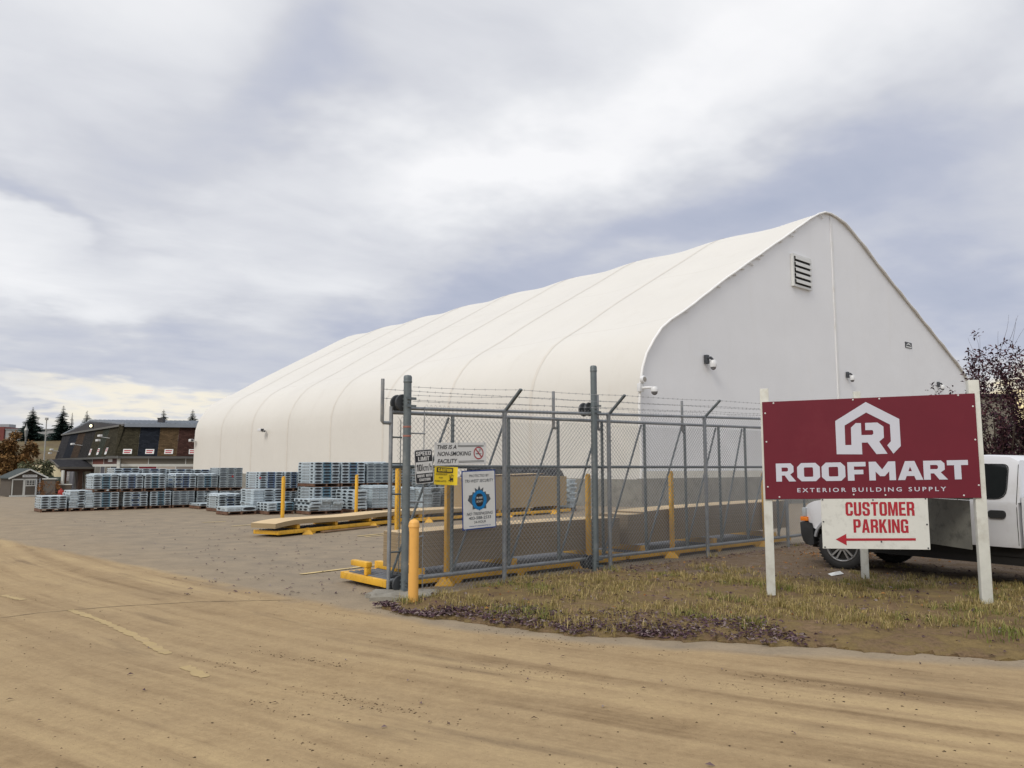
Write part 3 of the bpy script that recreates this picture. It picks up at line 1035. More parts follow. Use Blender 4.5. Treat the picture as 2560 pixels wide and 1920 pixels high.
# maker's plate high on the gable: white swoosh on black
pz, pxx = 1.65 + (7.9 - 1.65) * K, 21.5 * K
mp = MB()
mp.box(pxx - .52, pxx + .52, .085, .12, pz - .20, pz + .20, 0)
a = [(pxx - .46 + .92 * k / 12, pz - .08 + .22 * math.sin(math.pi * k / 12)) for k in range(13)]
b = [(pxx + .46 - .92 * k / 12, pz - .08 + .13 * math.sin(math.pi * (12 - k) / 12)) for k in range(13)]
outline(mp, [a + b], .082, 1)
outline(mp, [[(pxx - .44, pz - .16), (pxx + .44, pz - .16), (pxx + .44, pz - .09), (pxx - .44, pz - .09)]], .081, 1)
mp.build('maker_plate', [sign_black, sign_white], tent)


def ptz(s_, z, label, k=1.0):
    p = Vector((5.55, 33.4, 0)) + Vector((.757, .653, 0)) * s_ + Vector((-.653, .757, 0)) * 0.10
    t = thing('security_camera', label, 'camera', (p.x, p.y, z), RZ, 'cameras on the fabric warehouse')
    b = MB()
    b.bbox(-.09 * k, .08 * k, -.12 * k, 0, -.08 * k, .24 * k, .02)
    b.tube([(0, -.1 * k, .12 * k), (.06 * k, -.18 * k, .14 * k), (.13 * k, -.22 * k, .06 * k)], .05 * k, 8)
    b.build('bracket', cam_dark, t, True)
    h = MB()
    h.lathe([(.0, .12), (.09, .11), (.13, .03), (.135, -.06), (.12, -.14), (.0, -.14)], (.15, -.22, -.06), 16)
    h.v = [(x * k, y * k, z_ * k) for x, y, z_ in h.v]
    h.build('housing', cam_white, t, True)
    d_ = MB()
    d_.lathe([(.10 * k, 0), (.09 * k, -.06 * k), (.05 * k, -.1 * k), (0, -.115 * k)], (.15 * k, -.22 * k, -.195 * k), 16)
    d_.build('lens_dome', mat('smoked_dome', (.16, .16, .17), .2, .05, 4), t, True)
    return t


ptz(3.81 * K, 1.65 + (5.45 - 1.65) * K, 'dark bracketed camera highest on the gable, nearest the rounded corner', 1.35)
ptz(14.6 * K, 1.65 + (5.75 - 1.65) * K, 'white camera on a dark bracket beside the middle seam of the gable', 1.15)
ptz(25.0 * K, 1.65 + (6.05 - 1.65) * K, 'small bracketed camera on the gable close to the purple tree', 1.15)
t = thing('security_camera', 'white dome camera on the rounded front corner of the fabric warehouse', 'camera', (5.62, 33.35, 1.65 + (4.14 - 1.65) * K), RZ, 'cameras on the fabric warehouse')
b = MB()
b.tube([(0, .1, .12), (.05, -.25, .12), (.22, -.42, .12)], .06, 8)
b.bbox(-.16, .12, -.08, .1, -.05, .32, .03)
b.build('bracket', cam_white, t, True)
b = MB()
b.lathe([(0, .18), (.12, .16), (.17, .05), (.16, -.06)], (.3, -.5, 0), 16)
b.build('housing', cam_white, t, True)
b = MB()
b.lathe([(.14, -.06), (.12, -.15), (.06, -.2), (0, -.21)], (.3, -.5, 0), 16)
b.build('lens_dome', mat('smoked_dome', (.16, .16, .17), .2, .05, 4), t, True)
t = thing('wall_vent', 'small round vent cap above the dome camera on the warehouse corner', 'vent', (5.60, 33.30, 1.65 + (4.5 - 1.65) * K), RZ)
b = MB()
b.lathe([(.0, .1), (.15, .1), (.17, .06), (.17, -.05)], (.05, -.1, 0), 18, axis='y')
b.build('hood', cam_white, t, True)
b = MB()
b.lathe([(.0, .105), (.11, .105)], (.05, -.1, 0), 18, axis='y')
b.build('grille', mat('vent_grille', (.3, .28, .25), .7, .2, 9), t)
# a camera on the long side of the tent and one on its far edge
for tt, z, lab in ((39.5, 4.6, 'little dark camera alone on the long side of the fabric warehouse'), (56.2, 4.2, 'white camera on the far edge of the fabric warehouse beside the shingled roof')):
    p = Vector((5.55, 33.4, 0)) + Vector((-.653, .757, 0)) * tt - Vector((.757, .653, 0)) * 0.05
    t = thing('security_camera', lab, 'camera', (p.x, p.y, z), RZ, 'cameras on the fabric warehouse')
    dk = tt < 50
    b = MB()
    b.bbox(-.3, 0, -.08, .08, -.05, .1, .02)
    b.build('bracket', cam_dark if dk else cam_white, t, True)
    b = MB()
    b.bbox(-.62, -.26, -.42, .12, -.02, .22, .04)
    b.build('housing', cam_white, t, True)
    b = MB()
    b.bbox(-.55, -.33, -.48, -.40, .0, .2, .02)
    b.build('lens_cover', cam_dark, t, True)

# ------------------------------------------------------------------ chain-link fence
def chain_link(mb, s0, s1, z0, ztop, y, r=0.0027, wv=0.0365, ext=0.05):
    """woven diamonds: every wire is a flat zigzag hooked into its neighbours; knuckles stand above the rail"""
    n = int((s1 - s0) / wv)
    V, F = [], []
    ang = [math.pi / 2, math.pi * 7 / 6, math.pi * 11 / 6]
    for i in range(n):
        x0 = s0 + i * wv
        zt = ztop(x0) + ext
        k = int((zt - z0) / wv)
        base = len(V)
        for q in range(k + 1):
            right = (q + i) % 2
            x = x0 + (wv * 1.04 if right else -wv * .04)
            yy = y + (r if right else -r)
            z = z0 + q * wv
            if q == k:
                z += 0.012
            for a in ang:
                V.append((x + r * math.cos(a), yy + r * math.sin(a) * .9, z))
        for q in range(k):
            o = base + q * 3
            for a in range(3):
                b2 = (a + 1) % 3
                F.append((o + a, o + b2, o + 3 + b2, o + 3 + a))
    mb.add(V, F)


def rail_z(s_):
    return 2.43 + 0.025 * s_


fence = thing('chain_link_fence', 'grey chain link fence with leaning barbed wire arms along the verge', 'fence', AX, RZ)
fm_ = MB()
chain_link(fm_, 0.27, 14.6, 0.035, rail_z, 0.0)
fm_.build('mesh', wire_m, fence)
b = MB()
b.tube([(0.04, .035, rail_z(0)), (4, .035, rail_z(4)), (9.5, .035, rail_z(9.5)), (14.7, .035, rail_z(14.7))], .024, 10)
b.build('top_rail', galv, fence, True)
b = MB()
b.tube([(.27, 0, .03), (.27, 0, rail_z(0) + .03)], .007, 6)
for z in (.25, .75, 1.2, 1.55, 2.1):
    b.tube([(.05, -.01, z), (.28, -.01, z)], .010, 6)
b.build('tension_bar', galv, fence, True)
POSTS = [1.72, 3.98, 6.66, 9.5, 12.2, 14.7]
for s_ in POSTS:
    b = MB()
    b.tube([(s_, .05, -.1), (s_, .05, rail_z(s_) - .02)], .034, 12)
    b.lathe([(.036, -.06), (.038, .0), (.02, .03), (0, .03)], (s_, .05, rail_z(s_)), 12)
    for z in (.3, .9, 1.5, 2.1):
        b.tube([(s_ - .04, .012, z), (s_ + .04, .012, z)], .006, 5)
    po = b.build('post', galv, fence, True)
    a = MB()
    a.beam((s_, .05, rail_z(s_) - .01), (s_ + .02, -.30, rail_z(s_) + .30), .05, .028)
    a.build('barb_arm', galv_dark, po)


def barbed(mb, pts, r=0.0035):
    mb.tube(pts, r, 4)
    for a, b2 in zip(pts[:-1], pts[1:]):
        a, b2 = Vector(a), Vector(b2)
        n = int((b2 - a).length / 0.125)
        for k in range(n):
            p = a.lerp(b2, (k + .5) / n)
            q = rnd.uniform(0, 3.1)
            for e in (0, 1.57):
                v = Vector((0.008, math.cos(q + e), math.sin(q + e))) * 0.016
                mb.tube([p - v, p + v], .0028, 3)


def sagline(p, q, sag, n=5):
    p, q = Vector(p), Vector(q)
    return [tuple(p.lerp(q, k / n) - Vector((0, 0, sag * 4 * (k / n) * (1 - k / n)))) for k in range(n + 1)]


arm = lambda s_, f: (s_ + .02 * f, .05 - .35 * f, rail_z(s_) - .01 + .31 * f)
for f, za in ((.97, 2.71), (.66, 2.60), (.36, 2.52)):
    b = MB()
    prev = (0.05, -.05, za)
    for s_ in POSTS:
        nxt = arm(s_, f)
        barbed(b, sagline(prev, nxt, .012))
        prev = nxt
    b.build('barbed_wire', wire_m, fence)


# ------------------------------------------------------------------ roller posts that carry the sliding gate
def roller_post(s_, h, label, pink=False):
    t = thing('gate_post', label, 'gate post', yard(s_), RZ, 'roller posts of the sliding gate')
    b = MB()
    b.tube([(0, 0, -.1), (0, 0, h)], .052, 20)
    b.build('pole', galv_dark, t, True)
    b = MB()
    b.lathe([(.055, -.05), (.056, .0), (.045, .022), (.0, .032)], (0, 0, h), 20)
    b.lathe([(.054, -.075), (.058, -.07), (.058, -.05), (.054, -.045)], (0, 0, h), 20)
    b.build('cap', galv_dark, t, True)
    if pink:
        for z in (2.05, 2.17):
            b = MB()
            b.lathe([(.0525, 0), (.0545, .004), (.0545, .02), (.0525, .024)], (0, 0, z), 20)
            b.build('worn_band', mat('primer_band', (.30, .13, .10), .7, .2, 9), t, True)
    for nm, z in (('upper_roller', rail_z(s_) - .0), ('lower_roller', .17)):
        rl = MB()
        for off in (0.09, 0.21):
            rl.lathe([(.0, -.022), (.07, -.022), (.108, -.018), (.115, 0), (.108, .018), (.07, .022), (.0, .022)], (-.02, off, z + (.075 if z > 1 else -.02)), 20, axis='y')
        ro_ = rl.build(nm, mat('roller_grey', (.055, .06, .066), .5, .15, 6, .2), t, True)
        br = MB()
        zc = z + (.075 if z > 1 else -.02)
        for dz in (-.05, .05):
            br.beam((-.02, -.075, zc + dz), (-.02, .25, zc + dz), .02, .02)
            br.beam((.05, -.075, zc + dz), (.05, .20, zc + dz), .02, .02)
            br.beam((-.07, -.072, zc + dz), (.09, -.072, zc + dz), .012, .03)
        br.tube([(-.02, -.08, zc), (-.02, .25, zc)], .012, 8)
        br.build('bracket', galv_dark, ro_)
    return t


roller_post(0.0, 2.84, 'shorter of the two tall roller posts, behind the yellow bollard', True)
roller_post(3.58, 3.28, 'tallest grey post, halfway along the chain link fence')
pad = MB()
bm = bmesh.new()
bmesh.ops.create_circle(bm, cap_ends=True, radius=.34, segments=24)
ring = [v.co.copy() for v in bm.verts]
bm.free()
prev = None
for k, (sc_, z) in enumerate(((1.0, -.05), (.97, .05), (.86, .075), (.3, .085))):
    o = len(pad.v)
    for q, p in enumerate(ring):
        j = 1 + .12 * math.sin(q * 2.3) + .06 * math.sin(q * 5.1)
        pad.v.append((p.x * sc_ * j * 1.35, p.y * sc_ * j, z + .008 * math.sin(q * 1.9)))
    if k:
        for q in range(24):
            pad.f.append((o - 24 + q, o - 24 + (q + 1) % 24, o + (q + 1) % 24, o + q))
            pad.mi.append(0)
pad.f.append(tuple(range(len(pad.v) - 24, len(pad.v))))
pad.mi.append(0)
o = pad.build('concrete_footing', pad_conc, None, True)
o.location = (-1.40, 10.06, 0)
tag(o, 'rough concrete footing round the roller post beside the yellow bollard', 'footing')

# ------------------------------------------------------------------ sliding gate, rolled open behind the fence
GY = 0.2
GV = [-.12, .89, 1.93, 2.96, 3.98, 5.08, 6.24, 7.33, 8.24, 9.4, 10.5]
gate = thing('sliding_gate', 'long sliding chain link gate with slanted braces, rolled open behind the fence', 'gate', AX, RZ)
gtop = lambda s_: 2.38 + .011 * s_
b = MB()
chain_link(b, -.02, 10.45, .2, lambda s_: gtop(s_) - .06, GY, ext=.0)
b.build('mesh', wire_m, gate)
for nm, f, r in (('top_rail', lambda s_: gtop(s_), .027), ('middle_rail', lambda s_: 1.66, .024), ('bottom_rail', lambda s_: .19, .03)):
    b = MB()
    b.tube([(-.12, GY, f(-.12)), (4, GY, f(4)), (10.5, GY, f(10.5))], r, 10)
    b.build(nm, galv_dark if nm == 'middle_rail' else galv, gate, True)
for i, s_ in enumerate(GV):
    b = MB()
    b.tube([(s_, GY + .002, .2 if i else .05), (s_, GY + .002, gtop(s_) + (.08 if i == 0 else -.02))], .026, 10)
    b.build('upright', galv_dark if i else galv, gate, True)
    if i < len(GV) - 1:
        b = MB()
        b.tube([(s_ + .04, GY + .03, .22), (GV[i + 1] - .05, GY + .03, gtop(s_) - .03)], .017, 8)
        b.build('brace', galv_dark, gate, True)
for s_ in (-.26, 2.86, 3.88, 6.18, 9.3):
    b = MB()
    b.tube([(s_ + (.14 if s_ < 0 else .05), GY, gtop(s_) - .14), (s_ + .02, GY, gtop(s_) - .14), (s_, GY, gtop(s_) - .12), (s_, GY, gtop(s_) + .44)], .024, 10)
    b.build('wire_stub', galv, gate, True)
for z in (2.68, 2.56):
    b = MB()
    prev = (-.26, GY, z)
    for s_ in (2.86, 3.88, 6.18, 9.3):
        barbed(b, sagline(prev, (s_, GY, z + .02 * s_), .01, 4))
        prev = (s_, GY, z + .02 * s_)
    b.build('barbed_wire', wire_m, gate)
b = MB()
b.tube([(.03, GY, .2), (.03, GY, gtop(0) - .1)], .006, 6)
for z in (.55, 1.3, 2.05):
    b.tube([(-.12, GY, z), (.05, GY, z)], .012, 6)
b.beam((-.12, GY - .03, 1.70), (.16, GY - .03, 1.70), .02, .025)
b.build('latch_bar', galv_dark, gate, True)


# ------------------------------------------------------------------ four signs tied to the fence
def fence_sign(name, label, s0, z0, wd, h, tilt=0.0, off=-.02):
    t = thing(name, label, 'sign', yard(s0, off, z0), RZ)
    t.rotation_euler = (0, tilt, RZ)
    return t


def round_rect(x0, x1, z0, z1, r, n=5):
    p = []
    for cx, cz, a0 in ((x1 - r, z0 + r, -90), (x1 - r, z1 - r, 0), (x0 + r, z1 - r, 90), (x0 + r, z0 + r, 180)):
        for k in range(n + 1):
            q = R(a0 + 90 * k / n)
            p.append((cx + r * math.cos(q), cz + r * math.sin(q)))
    return p


def plate(mb, x0, x1, z0, z1, r=.02, th=.004, m=0):
    mb.prism(round_rect(x0, x1, z0, z1, r), -th / 2, th / 2, m)


def ties(t, pts):
    b = MB()
    for x, z in pts:
        b.tube([(x, -.006, z - .012), (x, -.008, z + .015), (x + .004, .02, z + .03)], .003, 5)
    b.build('tie_wire', wire_m, t)


t = fence_sign('speed_limit_sign', 'black and white sign reading SPEED LIMIT 10 km/h, tied crooked to the fence', .135, 1.43, .3, .45, R(-4.5))
b = MB()
plate(b, 0, .29, 0, .45, .03, m=0)
outline(b, [round_rect(.008, .282, .008, .442, .026)], -.0032, 1)
outline(b, [[(.014, .135), (.276, .135), (.276, .285), (.014, .285)]], -.0042, 0)
b.build('panel', [sign_white, sign_black], t)
b = MB()
heavy(b, 'SPEED', .025, .370, .054, .24, -.005, 0)
heavy(b, 'LIMIT', .055, .300, .054, .18, -.005, 0)
heavy(b, '10', .026, .166, .088, .078, -.005, 1)
text(b, 'km/h', .114, .166, .092, .152, -.005, 1, .012)
heavy(b, 'DRIVE WITH', .03, .085, .035, .235, -.005, 0)
heavy(b, 'CAUTION', .058, .035, .035, .175, -.005, 0)
b.build('lettering', [sign_white, sign_black], t)
ties(t, [(.14, .44), (.05, .0)])

t = fence_sign('no_smoking_sign', 'wide white sign reading THIS IS A NON-SMOKING FACILITY', .425, 1.675, .9, .3, R(-1.6), -.03)
b = MB()
plate(b, 0, .89, 0, .305, .008)
b.build('panel', sign_white, t)
b = MB()
text(b, 'THIS IS A', .045, .222, .054, .32, -.005, 0, .016, .28)
text(b, 'NON-SMOKING', .045, .128, .058, .575, -.005, 0, .012, .28)
text(b, 'FACILITY', .045, .030, .056, .335, -.005, 0, .016, .28)
for z in (.262, .248):
    outline(b, [[(.39, z), (.845, z), (.845, z + .006), (.39, z + .006)]], -.005, 0)
for z in (.048, .032):
    outline(b, [[(.40, z), (.85, z), (.85, z + .006), (.40, z + .006)]], -.005, 0)
b.build('lettering', [sign_black], t)
b = MB()
outline(b, [[(.705, .142), (.775, .142), (.775, .154), (.705, .154)]], -.0045, 1)
outline(b, [[(.782, .142), (.80, .142), (.80, .154), (.782, .154)]], -.0045, 2)
pts = [(.745, .170), (.748, .188), (.765, .190), (.770, .204), (.755, .216)]
for off in (0, .022):
    for (ax, az_), (bx, bz) in zip(pts[:-1], pts[1:]):
        b.quad((ax + off, -.0046, az_), (ax + off + .006, -.0046, az_), (bx + off + .006, -.0046, bz), (bx + off, -.0046, bz), 1)
disc(b, .752, .158, .088, -.0055, 0, 32, .073)
c, s_ = math.cos(R(-48)), math.sin(R(-48))
q = []
for a, h_ in ((-.08, -.008), (.08, -.008), (.08, .008), (-.08, .008)):
    q.append((.752 + a * c - h_ * s_, -.0062, .158 + a * s_ + h_ * c))
b.quad(*q, 0)
b.build('no_smoking_symbol', [red_vinyl, sign_black, sign_grey], t)
ties(t, [(.02, .29), (.4, .29), (.86, .29), (.4, -.005), (.86, -.005)])

t = fence_sign('caution_sign', 'small yellow CAUTION sign about fork lifts, its right edge curled', .425, 1.425, .35, .24, R(2.5), -.022)
b = MB()
xs_ = [0, .1, .2, .27, .31, .335, .352]
yo = [0, 0, 0, -.004, -.012, -.026, -.045]
vs = []
for x, yv in zip(xs_, yo):
    vs += [(x, yv, 0), (x, yv, .245), (x, yv + .003, 0), (x, yv + .003, .245)]
fs = []
for k in range(len(xs_) - 1):
    o = k * 4
    fs += [(o, o + 4, o + 5, o + 1), (o + 2, o + 3, o + 7, o + 6), (o + 1, o + 5, o + 7, o + 3), (o, o + 2, o + 6, o + 4)]
fs += [(0, 1, 3, 2), (24, 26, 27, 25)]
b.add(vs, fs, 0)
b.build('panel', [sign_yel], t, True)
b = MB()
outline(b, [[(.03, .165), (.30, .165), (.30, .232), (.03, .232)]], -.0105, 0)
heavy(b, 'CAUTION', .05, .178, .042, .23, -.0125, 1)
text(b, 'WATCH OUT', .018, .128, .021, .19, -.004, 0, .010)
text(b, 'FOR', .075, .083, .021, .065, -.004, 0, .010)
text(b, 'FORK-LIFTS', .010, .038, .021, .185, -.004, 0, .010)
b.build('lettering', [sign_black, sign_yel], t)
b = MB()
outline(b, [[(.222, .055), (.228, .050), (.26, .065), (.295, .065), (.31, .078), (.305, .092), (.285, .098), (.262, .088), (.250, .140), (.243, .140), (.25, .072)]], -.012, 0)
outline(b, [[(.265, .095), (.272, .093), (.276, .135), (.298, .128), (.296, .1), (.304, .1), (.306, .135), (.272, .146)]], -.0122, 0)
for cx in (.262, .297):
    disc(b, cx, .056, .012, -.0125, 0, 12, .005)
b.build('forklift_symbol', [sign_black], t)
ties(t, [(.01, .24), (.30, .24), (.01, .0), (.3, .0)])

t = fence_sign('security_sign', 'blue edged white security sign with a grey maple leaf, NO TRESPASSING', .905, .79, .61, .82, R(-1.8), -.026)
b = MB()
plate(b, 0, .60, 0, .815, .004)
outline(b, [round_rect(.016, .584, .016, .799, .012)], -.003, 1)
b.build('panel', [sign_blue, sign_white], t)
b = MB()
text(b, 'PROTECTED BY', .13, .722, .036, .35, -.0045, 0, .012)
text(b, 'TRI-WEST SECURITY', .055, .648, .042, .51, -.0045, 0, .012, .2)
text(b, 'NO TRESPASSING', .075, .195, .040, .465, -.0045, 0, .014, .25)
text(b, '403-588-2533', .11, .137, .040, .395, -.0045, 0, .016)
text(b, '24-HOUR', .20, .083, .033, .215, -.0045, 0, .012)
text(b, 'www.tri-westsecurity.ca', .115, .037, .022, .38, -.0045, 1, .003)
b.build('lettering', [sign_grey, sign_blue], t)
b = MB()
half = [(.0, .600), (.027, .540), (.050, .556), (.078, .572), (.068, .505), (.115, .515), (.125, .478), (.185, .470), (.178, .452), (.205, .405), (.120, .330), (.122, .275), (.02, .288), (.010, .285), (.012, .255)]
lf = [(.30 + x, z) for x, z in half] + [(.30 - x, z) for x, z in reversed(half[1:])]
outline(b, [lf], -.0045, 0)
b.build('maple_leaf', [sign_grey], t)
b = MB()
disc(b, .30, .400, .130, -.0060, 0, 36, .078, 1.05)
for k in range(20):
    q = R(115 + 310 * k / 19)
    cx, cz = .30 + .106 * math.cos(q), .400 + .110 * math.sin(q)
    for sgn in (1, -1):
        a = q + sgn * 1.0
        b.add([(cx, -.0068, cz), (cx + .022 * math.cos(a), -.0068, cz + .022 * math.sin(a)), (cx + .03 * math.cos(a + sgn * .5), -.0068, cz + .03 * math.sin(a + sgn * .5))], [(0, 1, 2)], 0)
b.build('wreath', [sign_cyan], t)
b = MB()
outline(b, [round_rect(.235, .365, .31, .49, .055, 8)], -.0078, 0)
heavy(b, 'TRI', .245, .418, .026, .034, -.0090, 1)
outline(b, [[(.283, .428), (.292, .428), (.292, .434), (.283, .434)]], -.0090, 1)
heavy(b, 'WEST', .296, .418, .026, .060, -.0090, 1)
text(b, 'SECURITY', .245, .368, .026, .11, -.0090, 1, .008)
b.build('badge', [sign_black, sign_white], t)
ties(t, [(.05, .81), (.55, .81), (.05, .0), (.58, .0)])

# ------------------------------------------------------------------ yellow bollard
t = thing('bollard', 'yellow steel bollard with a domed plastic cap at the corner of the verge', 'bollard', (-1.175, 9.36, 0))
b = MB()
b.lathe([(.061, -.05), (.061, .99)], (0, 0, 0), 28)
b.build('sleeve', bol_yel, t, True)
b = MB()
b.lathe([(.0625, 0), (.067, .004), (.067, .03), (.064, .036), (.064, .05), (.060, .066), (.046, .085), (.024, .096), (0, .1)], (0, 0, .935), 28)
b.build('cap', bol_yel, t, True)
b = MB()
for z0, z1, a in ((.80, .89, 150), (.52, .80, 146), (.40, .50, 152)):
    b.tube([(.0605 * math.cos(R(a)) , -.0605 * math.sin(R(a)), z0), (.061 * math.cos(R(a + 2)), -.061 * math.sin(R(a + 2)), z1)], .004, 4)
b.build('scuff', mat('dark_scuff', (.08, .06, .035), .8, .3, 9), t)

# ------------------------------------------------------------------ yellow storage racks and the boards on them
def lined(name, col, lines, amt):
    m = bpy.data.materials.new(name)
    m.use_nodes = True
    t = NT(m.node_tree)
    b = m.node_tree.nodes['Principled BSDF']
    o = t.new('ShaderNodeTexCoord').outputs['Object']
    x, y, z = t.sep(o)
    zz_ = t.m('ADD', z, t.m('MULTIPLY', t.m('SUBTRACT', t.noise(o, .8, 2), .5), .01))
    n = t.noise(t.comb(0.0, 0.0, t.m('MULTIPLY', zz_, lines)), 1.0, 3, .6)
    n2 = t.noise(o, 1.1, 5, .6)
    n3 = t.noise(o, 60, 3, .6)
    c = t.mix(t.ramp(n, [(.3, 0.), (.7, 1.)]), tuple(k * (1 - amt) for k in col), tuple(k * (1 + amt) for k in col))
    c = t.mix(1.0, c, t.mix(n2, (.88, .88, .88), (1.12, 1.12, 1.12)), 'MULTIPLY')
    c = t.mix(1.0, c, t.mix(n3, (.9, .9, .9), (1.1, 1.1, 1.1)), 'MULTIPLY')
    t.l.new(c, b.inputs['Base Color'])
    b.inputs['Roughness'].default_value = .9
    b.inputs['Specular IOR Level'].default_value = .15
    return m


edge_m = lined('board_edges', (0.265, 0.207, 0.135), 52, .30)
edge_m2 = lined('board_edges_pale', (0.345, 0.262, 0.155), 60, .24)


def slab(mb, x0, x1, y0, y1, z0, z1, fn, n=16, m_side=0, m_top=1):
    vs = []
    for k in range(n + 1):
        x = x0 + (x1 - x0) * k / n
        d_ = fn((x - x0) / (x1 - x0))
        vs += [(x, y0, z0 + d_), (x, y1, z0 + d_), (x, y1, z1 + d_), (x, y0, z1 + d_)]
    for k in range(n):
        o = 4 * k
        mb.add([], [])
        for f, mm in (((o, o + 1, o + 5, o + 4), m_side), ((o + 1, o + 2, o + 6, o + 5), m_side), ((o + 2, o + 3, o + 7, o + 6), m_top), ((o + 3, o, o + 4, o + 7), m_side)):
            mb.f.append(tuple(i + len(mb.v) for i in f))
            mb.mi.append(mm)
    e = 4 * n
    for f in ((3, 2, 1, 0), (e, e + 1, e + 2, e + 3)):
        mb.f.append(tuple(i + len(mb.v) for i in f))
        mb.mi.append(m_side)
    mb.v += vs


def rack(label, loc, rz, L, Wd, posts, foot_s, bol=(), hold=()):
    t = thing('storage_rack', label, 'rack', loc, rz, 'low yellow storage racks in the yard')
    b = MB()
    for y in (0, Wd - .08):
        b.bbox(0, L, y, y + .08, .055, .15, .006)
    for x in (0, L - .08):
        b.bbox(x, x + .08, .082, Wd - .082, .057, .148, .006)
    for x in (L * .35, L * .65):
        b.box(x, x + .08, .082, Wd - .082, .06, .14)
    b.build('frame', yellow, t, True)
    b = MB()
    n = int((L - .2) / .09)
    for k in range(n):
        x = .09 + k * .09
        b.add([(x, .085, .135), (x + .012, .085, .158), (x + .05, .085, .158), (x + .062, .085, .135), (x + .09, .085, .135),
               (x, Wd - .085, .135), (x + .012, Wd - .085, .158), (x + .05, Wd - .085, .158), (x + .062, Wd - .085, .135), (x + .09, Wd - .085, .135)],
              [(0, 5, 6, 1)[::-1], (1, 6, 7, 2)[::-1], (2, 7, 8, 3)[::-1], (3, 8, 9, 4)[::-1]])
    b.build('deck', deck_m, t)
    for s_ in foot_s:
        for y in (.04, Wd - .04):
            f = MB()
            f.lathe([(.19, -.02), (.18, .012), (.085, .105), (.06, .11), (.06, .16)], (s_, y + (-.03 if y < .5 else .03), 0), 4)
            f.build('foot', yellow, t)
    for s_, y, h in posts:
        p = MB()
        p.bbox(s_ - .037, s_ + .037, y - .035, y + .035, .07, h, .012)
        p.lathe([(.05, 0), (.05, .02), (.0, .03)], (s_, y, h), 4)
        p.build('stake', yellow, t, True)
    for s_ in bol:
        p = MB()
        p.bbox(s_ - .05, s_ + .05, .03, Wd - .03, .16, .262, .008)
        p.build('bolster', yellow, t, True)
    for s_, y in hold:
        p = MB()
        p.bbox(s_, s_ + .10, y, y + .45, .25, .33, .02)
        p.bbox(s_ + .01, s_ + .09, y + .01, y + .08, .15, .252, .01)
        p.build('hold_down', yellow, t, True)
    for s_ in (.25 * L, .5 * L, .75 * L):
        p = MB()
        p.add([(s_ - .09, .01, .056), (s_ + .09, .01, .056), (s_ + .03, .01, .0), (s_ - .03, .01, .0), (s_ - .09, .07, .056), (s_ + .09, .07, .056), (s_ + .03, .07, .0), (s_ - .03, .07, .0)],
              [(0, 1, 2, 3)[::-1], (4, 5, 6, 7), (2, 6, 7, 3), (0, 3, 7, 4), (1, 5, 6, 2)])
        p.build('lug', yellow, t)
    return t


def boards(label, loc, rz, parts, group='stacks of tan boards on the yellow racks'):
    t = thing('board_stack', label, 'boards', loc, rz, group)
    for nm, a, fn, ms in parts:
        b = MB()
        slab(b, *a, fn)
        b.build(nm, ms, t)
    return t


FRONT = .46
p1 = yard(0.0, FRONT)
rack('yellow rack with a bare grey corrugated end beside the shorter roller post', p1, RZ, 4.84, 1.25,
     ((.98, -.03, 1.60), (3.87, -.03, 1.52), (.98, 1.28, 1.62)), (.98, 3.87), (.6, 2.3, 4.2), ((.06, .62),))
boards('long stack of narrow tan boards right behind the fence signs', p1, RZ,
       [('boards', (.32, 4.74, .05, .60, .262, .752), lambda u: .0 + .02 * math.sin(u * 3.1) + .03 * u, [edge_m, tan_lit_top])])
p2 = yard(4.95, FRONT)
rack('yellow rack behind the fence nearest the red roadside sign', p2, RZ, 5.4, 1.25, ((1.15, -.03, 1.56), (4.3, -.03, 1.52)), (1.15, 4.3), (.4, 2.6, 4.8))
boards('long brown stack of boards behind the fence near the red roadside sign', p2, RZ,
       [('boards', (.02, 5.3, .05, .75, .30, .82), lambda u: .04 * u, [edge_m, tan_lit_top]),
        ('top_boards', (.42, 5.35, .052, .74, .822, .885), lambda u: .04 * u - .03 * (1 - u) ** 8, [edge_m, tan_lit_top])])
rb = math.atan2(.883, .469)
p3 = (-5.55, 18.55, 0)
rack('yellow rack standing alone in front of the shingle pallets, loaded with pale sheets', p3, rb, 4.9, .82,
     ((1.0, .87, 1.40), (3.9, .87, 1.42)), (1.0, 3.6), (.7, 2.1, 3.5, 4.6))
boards('pale tan sheets sagging over the open end of the lone yellow rack', p3, rb,
       [('sheets', (-.12, 4.85, -.02, .78, .262, .375), lambda u: -.05 * max(0, 1 - u * 6) ** 2 + .012 * math.sin(u * 9), [edge_m2, tan_lit_top])])
t = thing('timber_plank', 'brown plank lying on the asphalt along the lone yellow rack', 'plank', (-5.05, 19.55, gz(0, 19)), rb)
b = MB()
b.bbox(.3, 2.6, -.18, -.06, .012, .05, .006)
b.build('board', mat('old_plank', (.24, .15, .085), .85, .2, 3), t)
rc = math.atan2(.74, .672)
p4 = (-3.05, 23.0, 0)
rack('yellow rack behind the sliding gate holding low pale sheets', p4, rc, 3.3, 1.25, (), (.8, 2.6), (.5, 1.7, 2.9))
boards('low pale sheets on the rack seen just left of the security sign', p4, rc,
       [('sheets', (-.05, 2.75, .0, 1.15, .262, .37), lambda u: 0.0, [edge_m2, tan_lit_top])])
p5 = (-.72, 25.45, 0)
rack('farthest yellow rack, carrying the tall tan stack under black tarpaulin', p5, rc, 4.3, 1.25, (), (.9, 3.3), (.5, 2.0, 3.6))
boards('tall tan stack with a black tarpaulin on top, right of the security sign', p5, rc,
       [('boards', (-.75, 4.05, .0, 1.2, .265, 1.315), lambda u: .02 * math.sin(3 * u) + .015 * u * u, [edge_m2, tan_lit_top])])
t = thing('loose_boards', 'bowed dark edged boards lying loose on the tall tan stack', 'boards', (p5[0], p5[1], 1.345), rc)
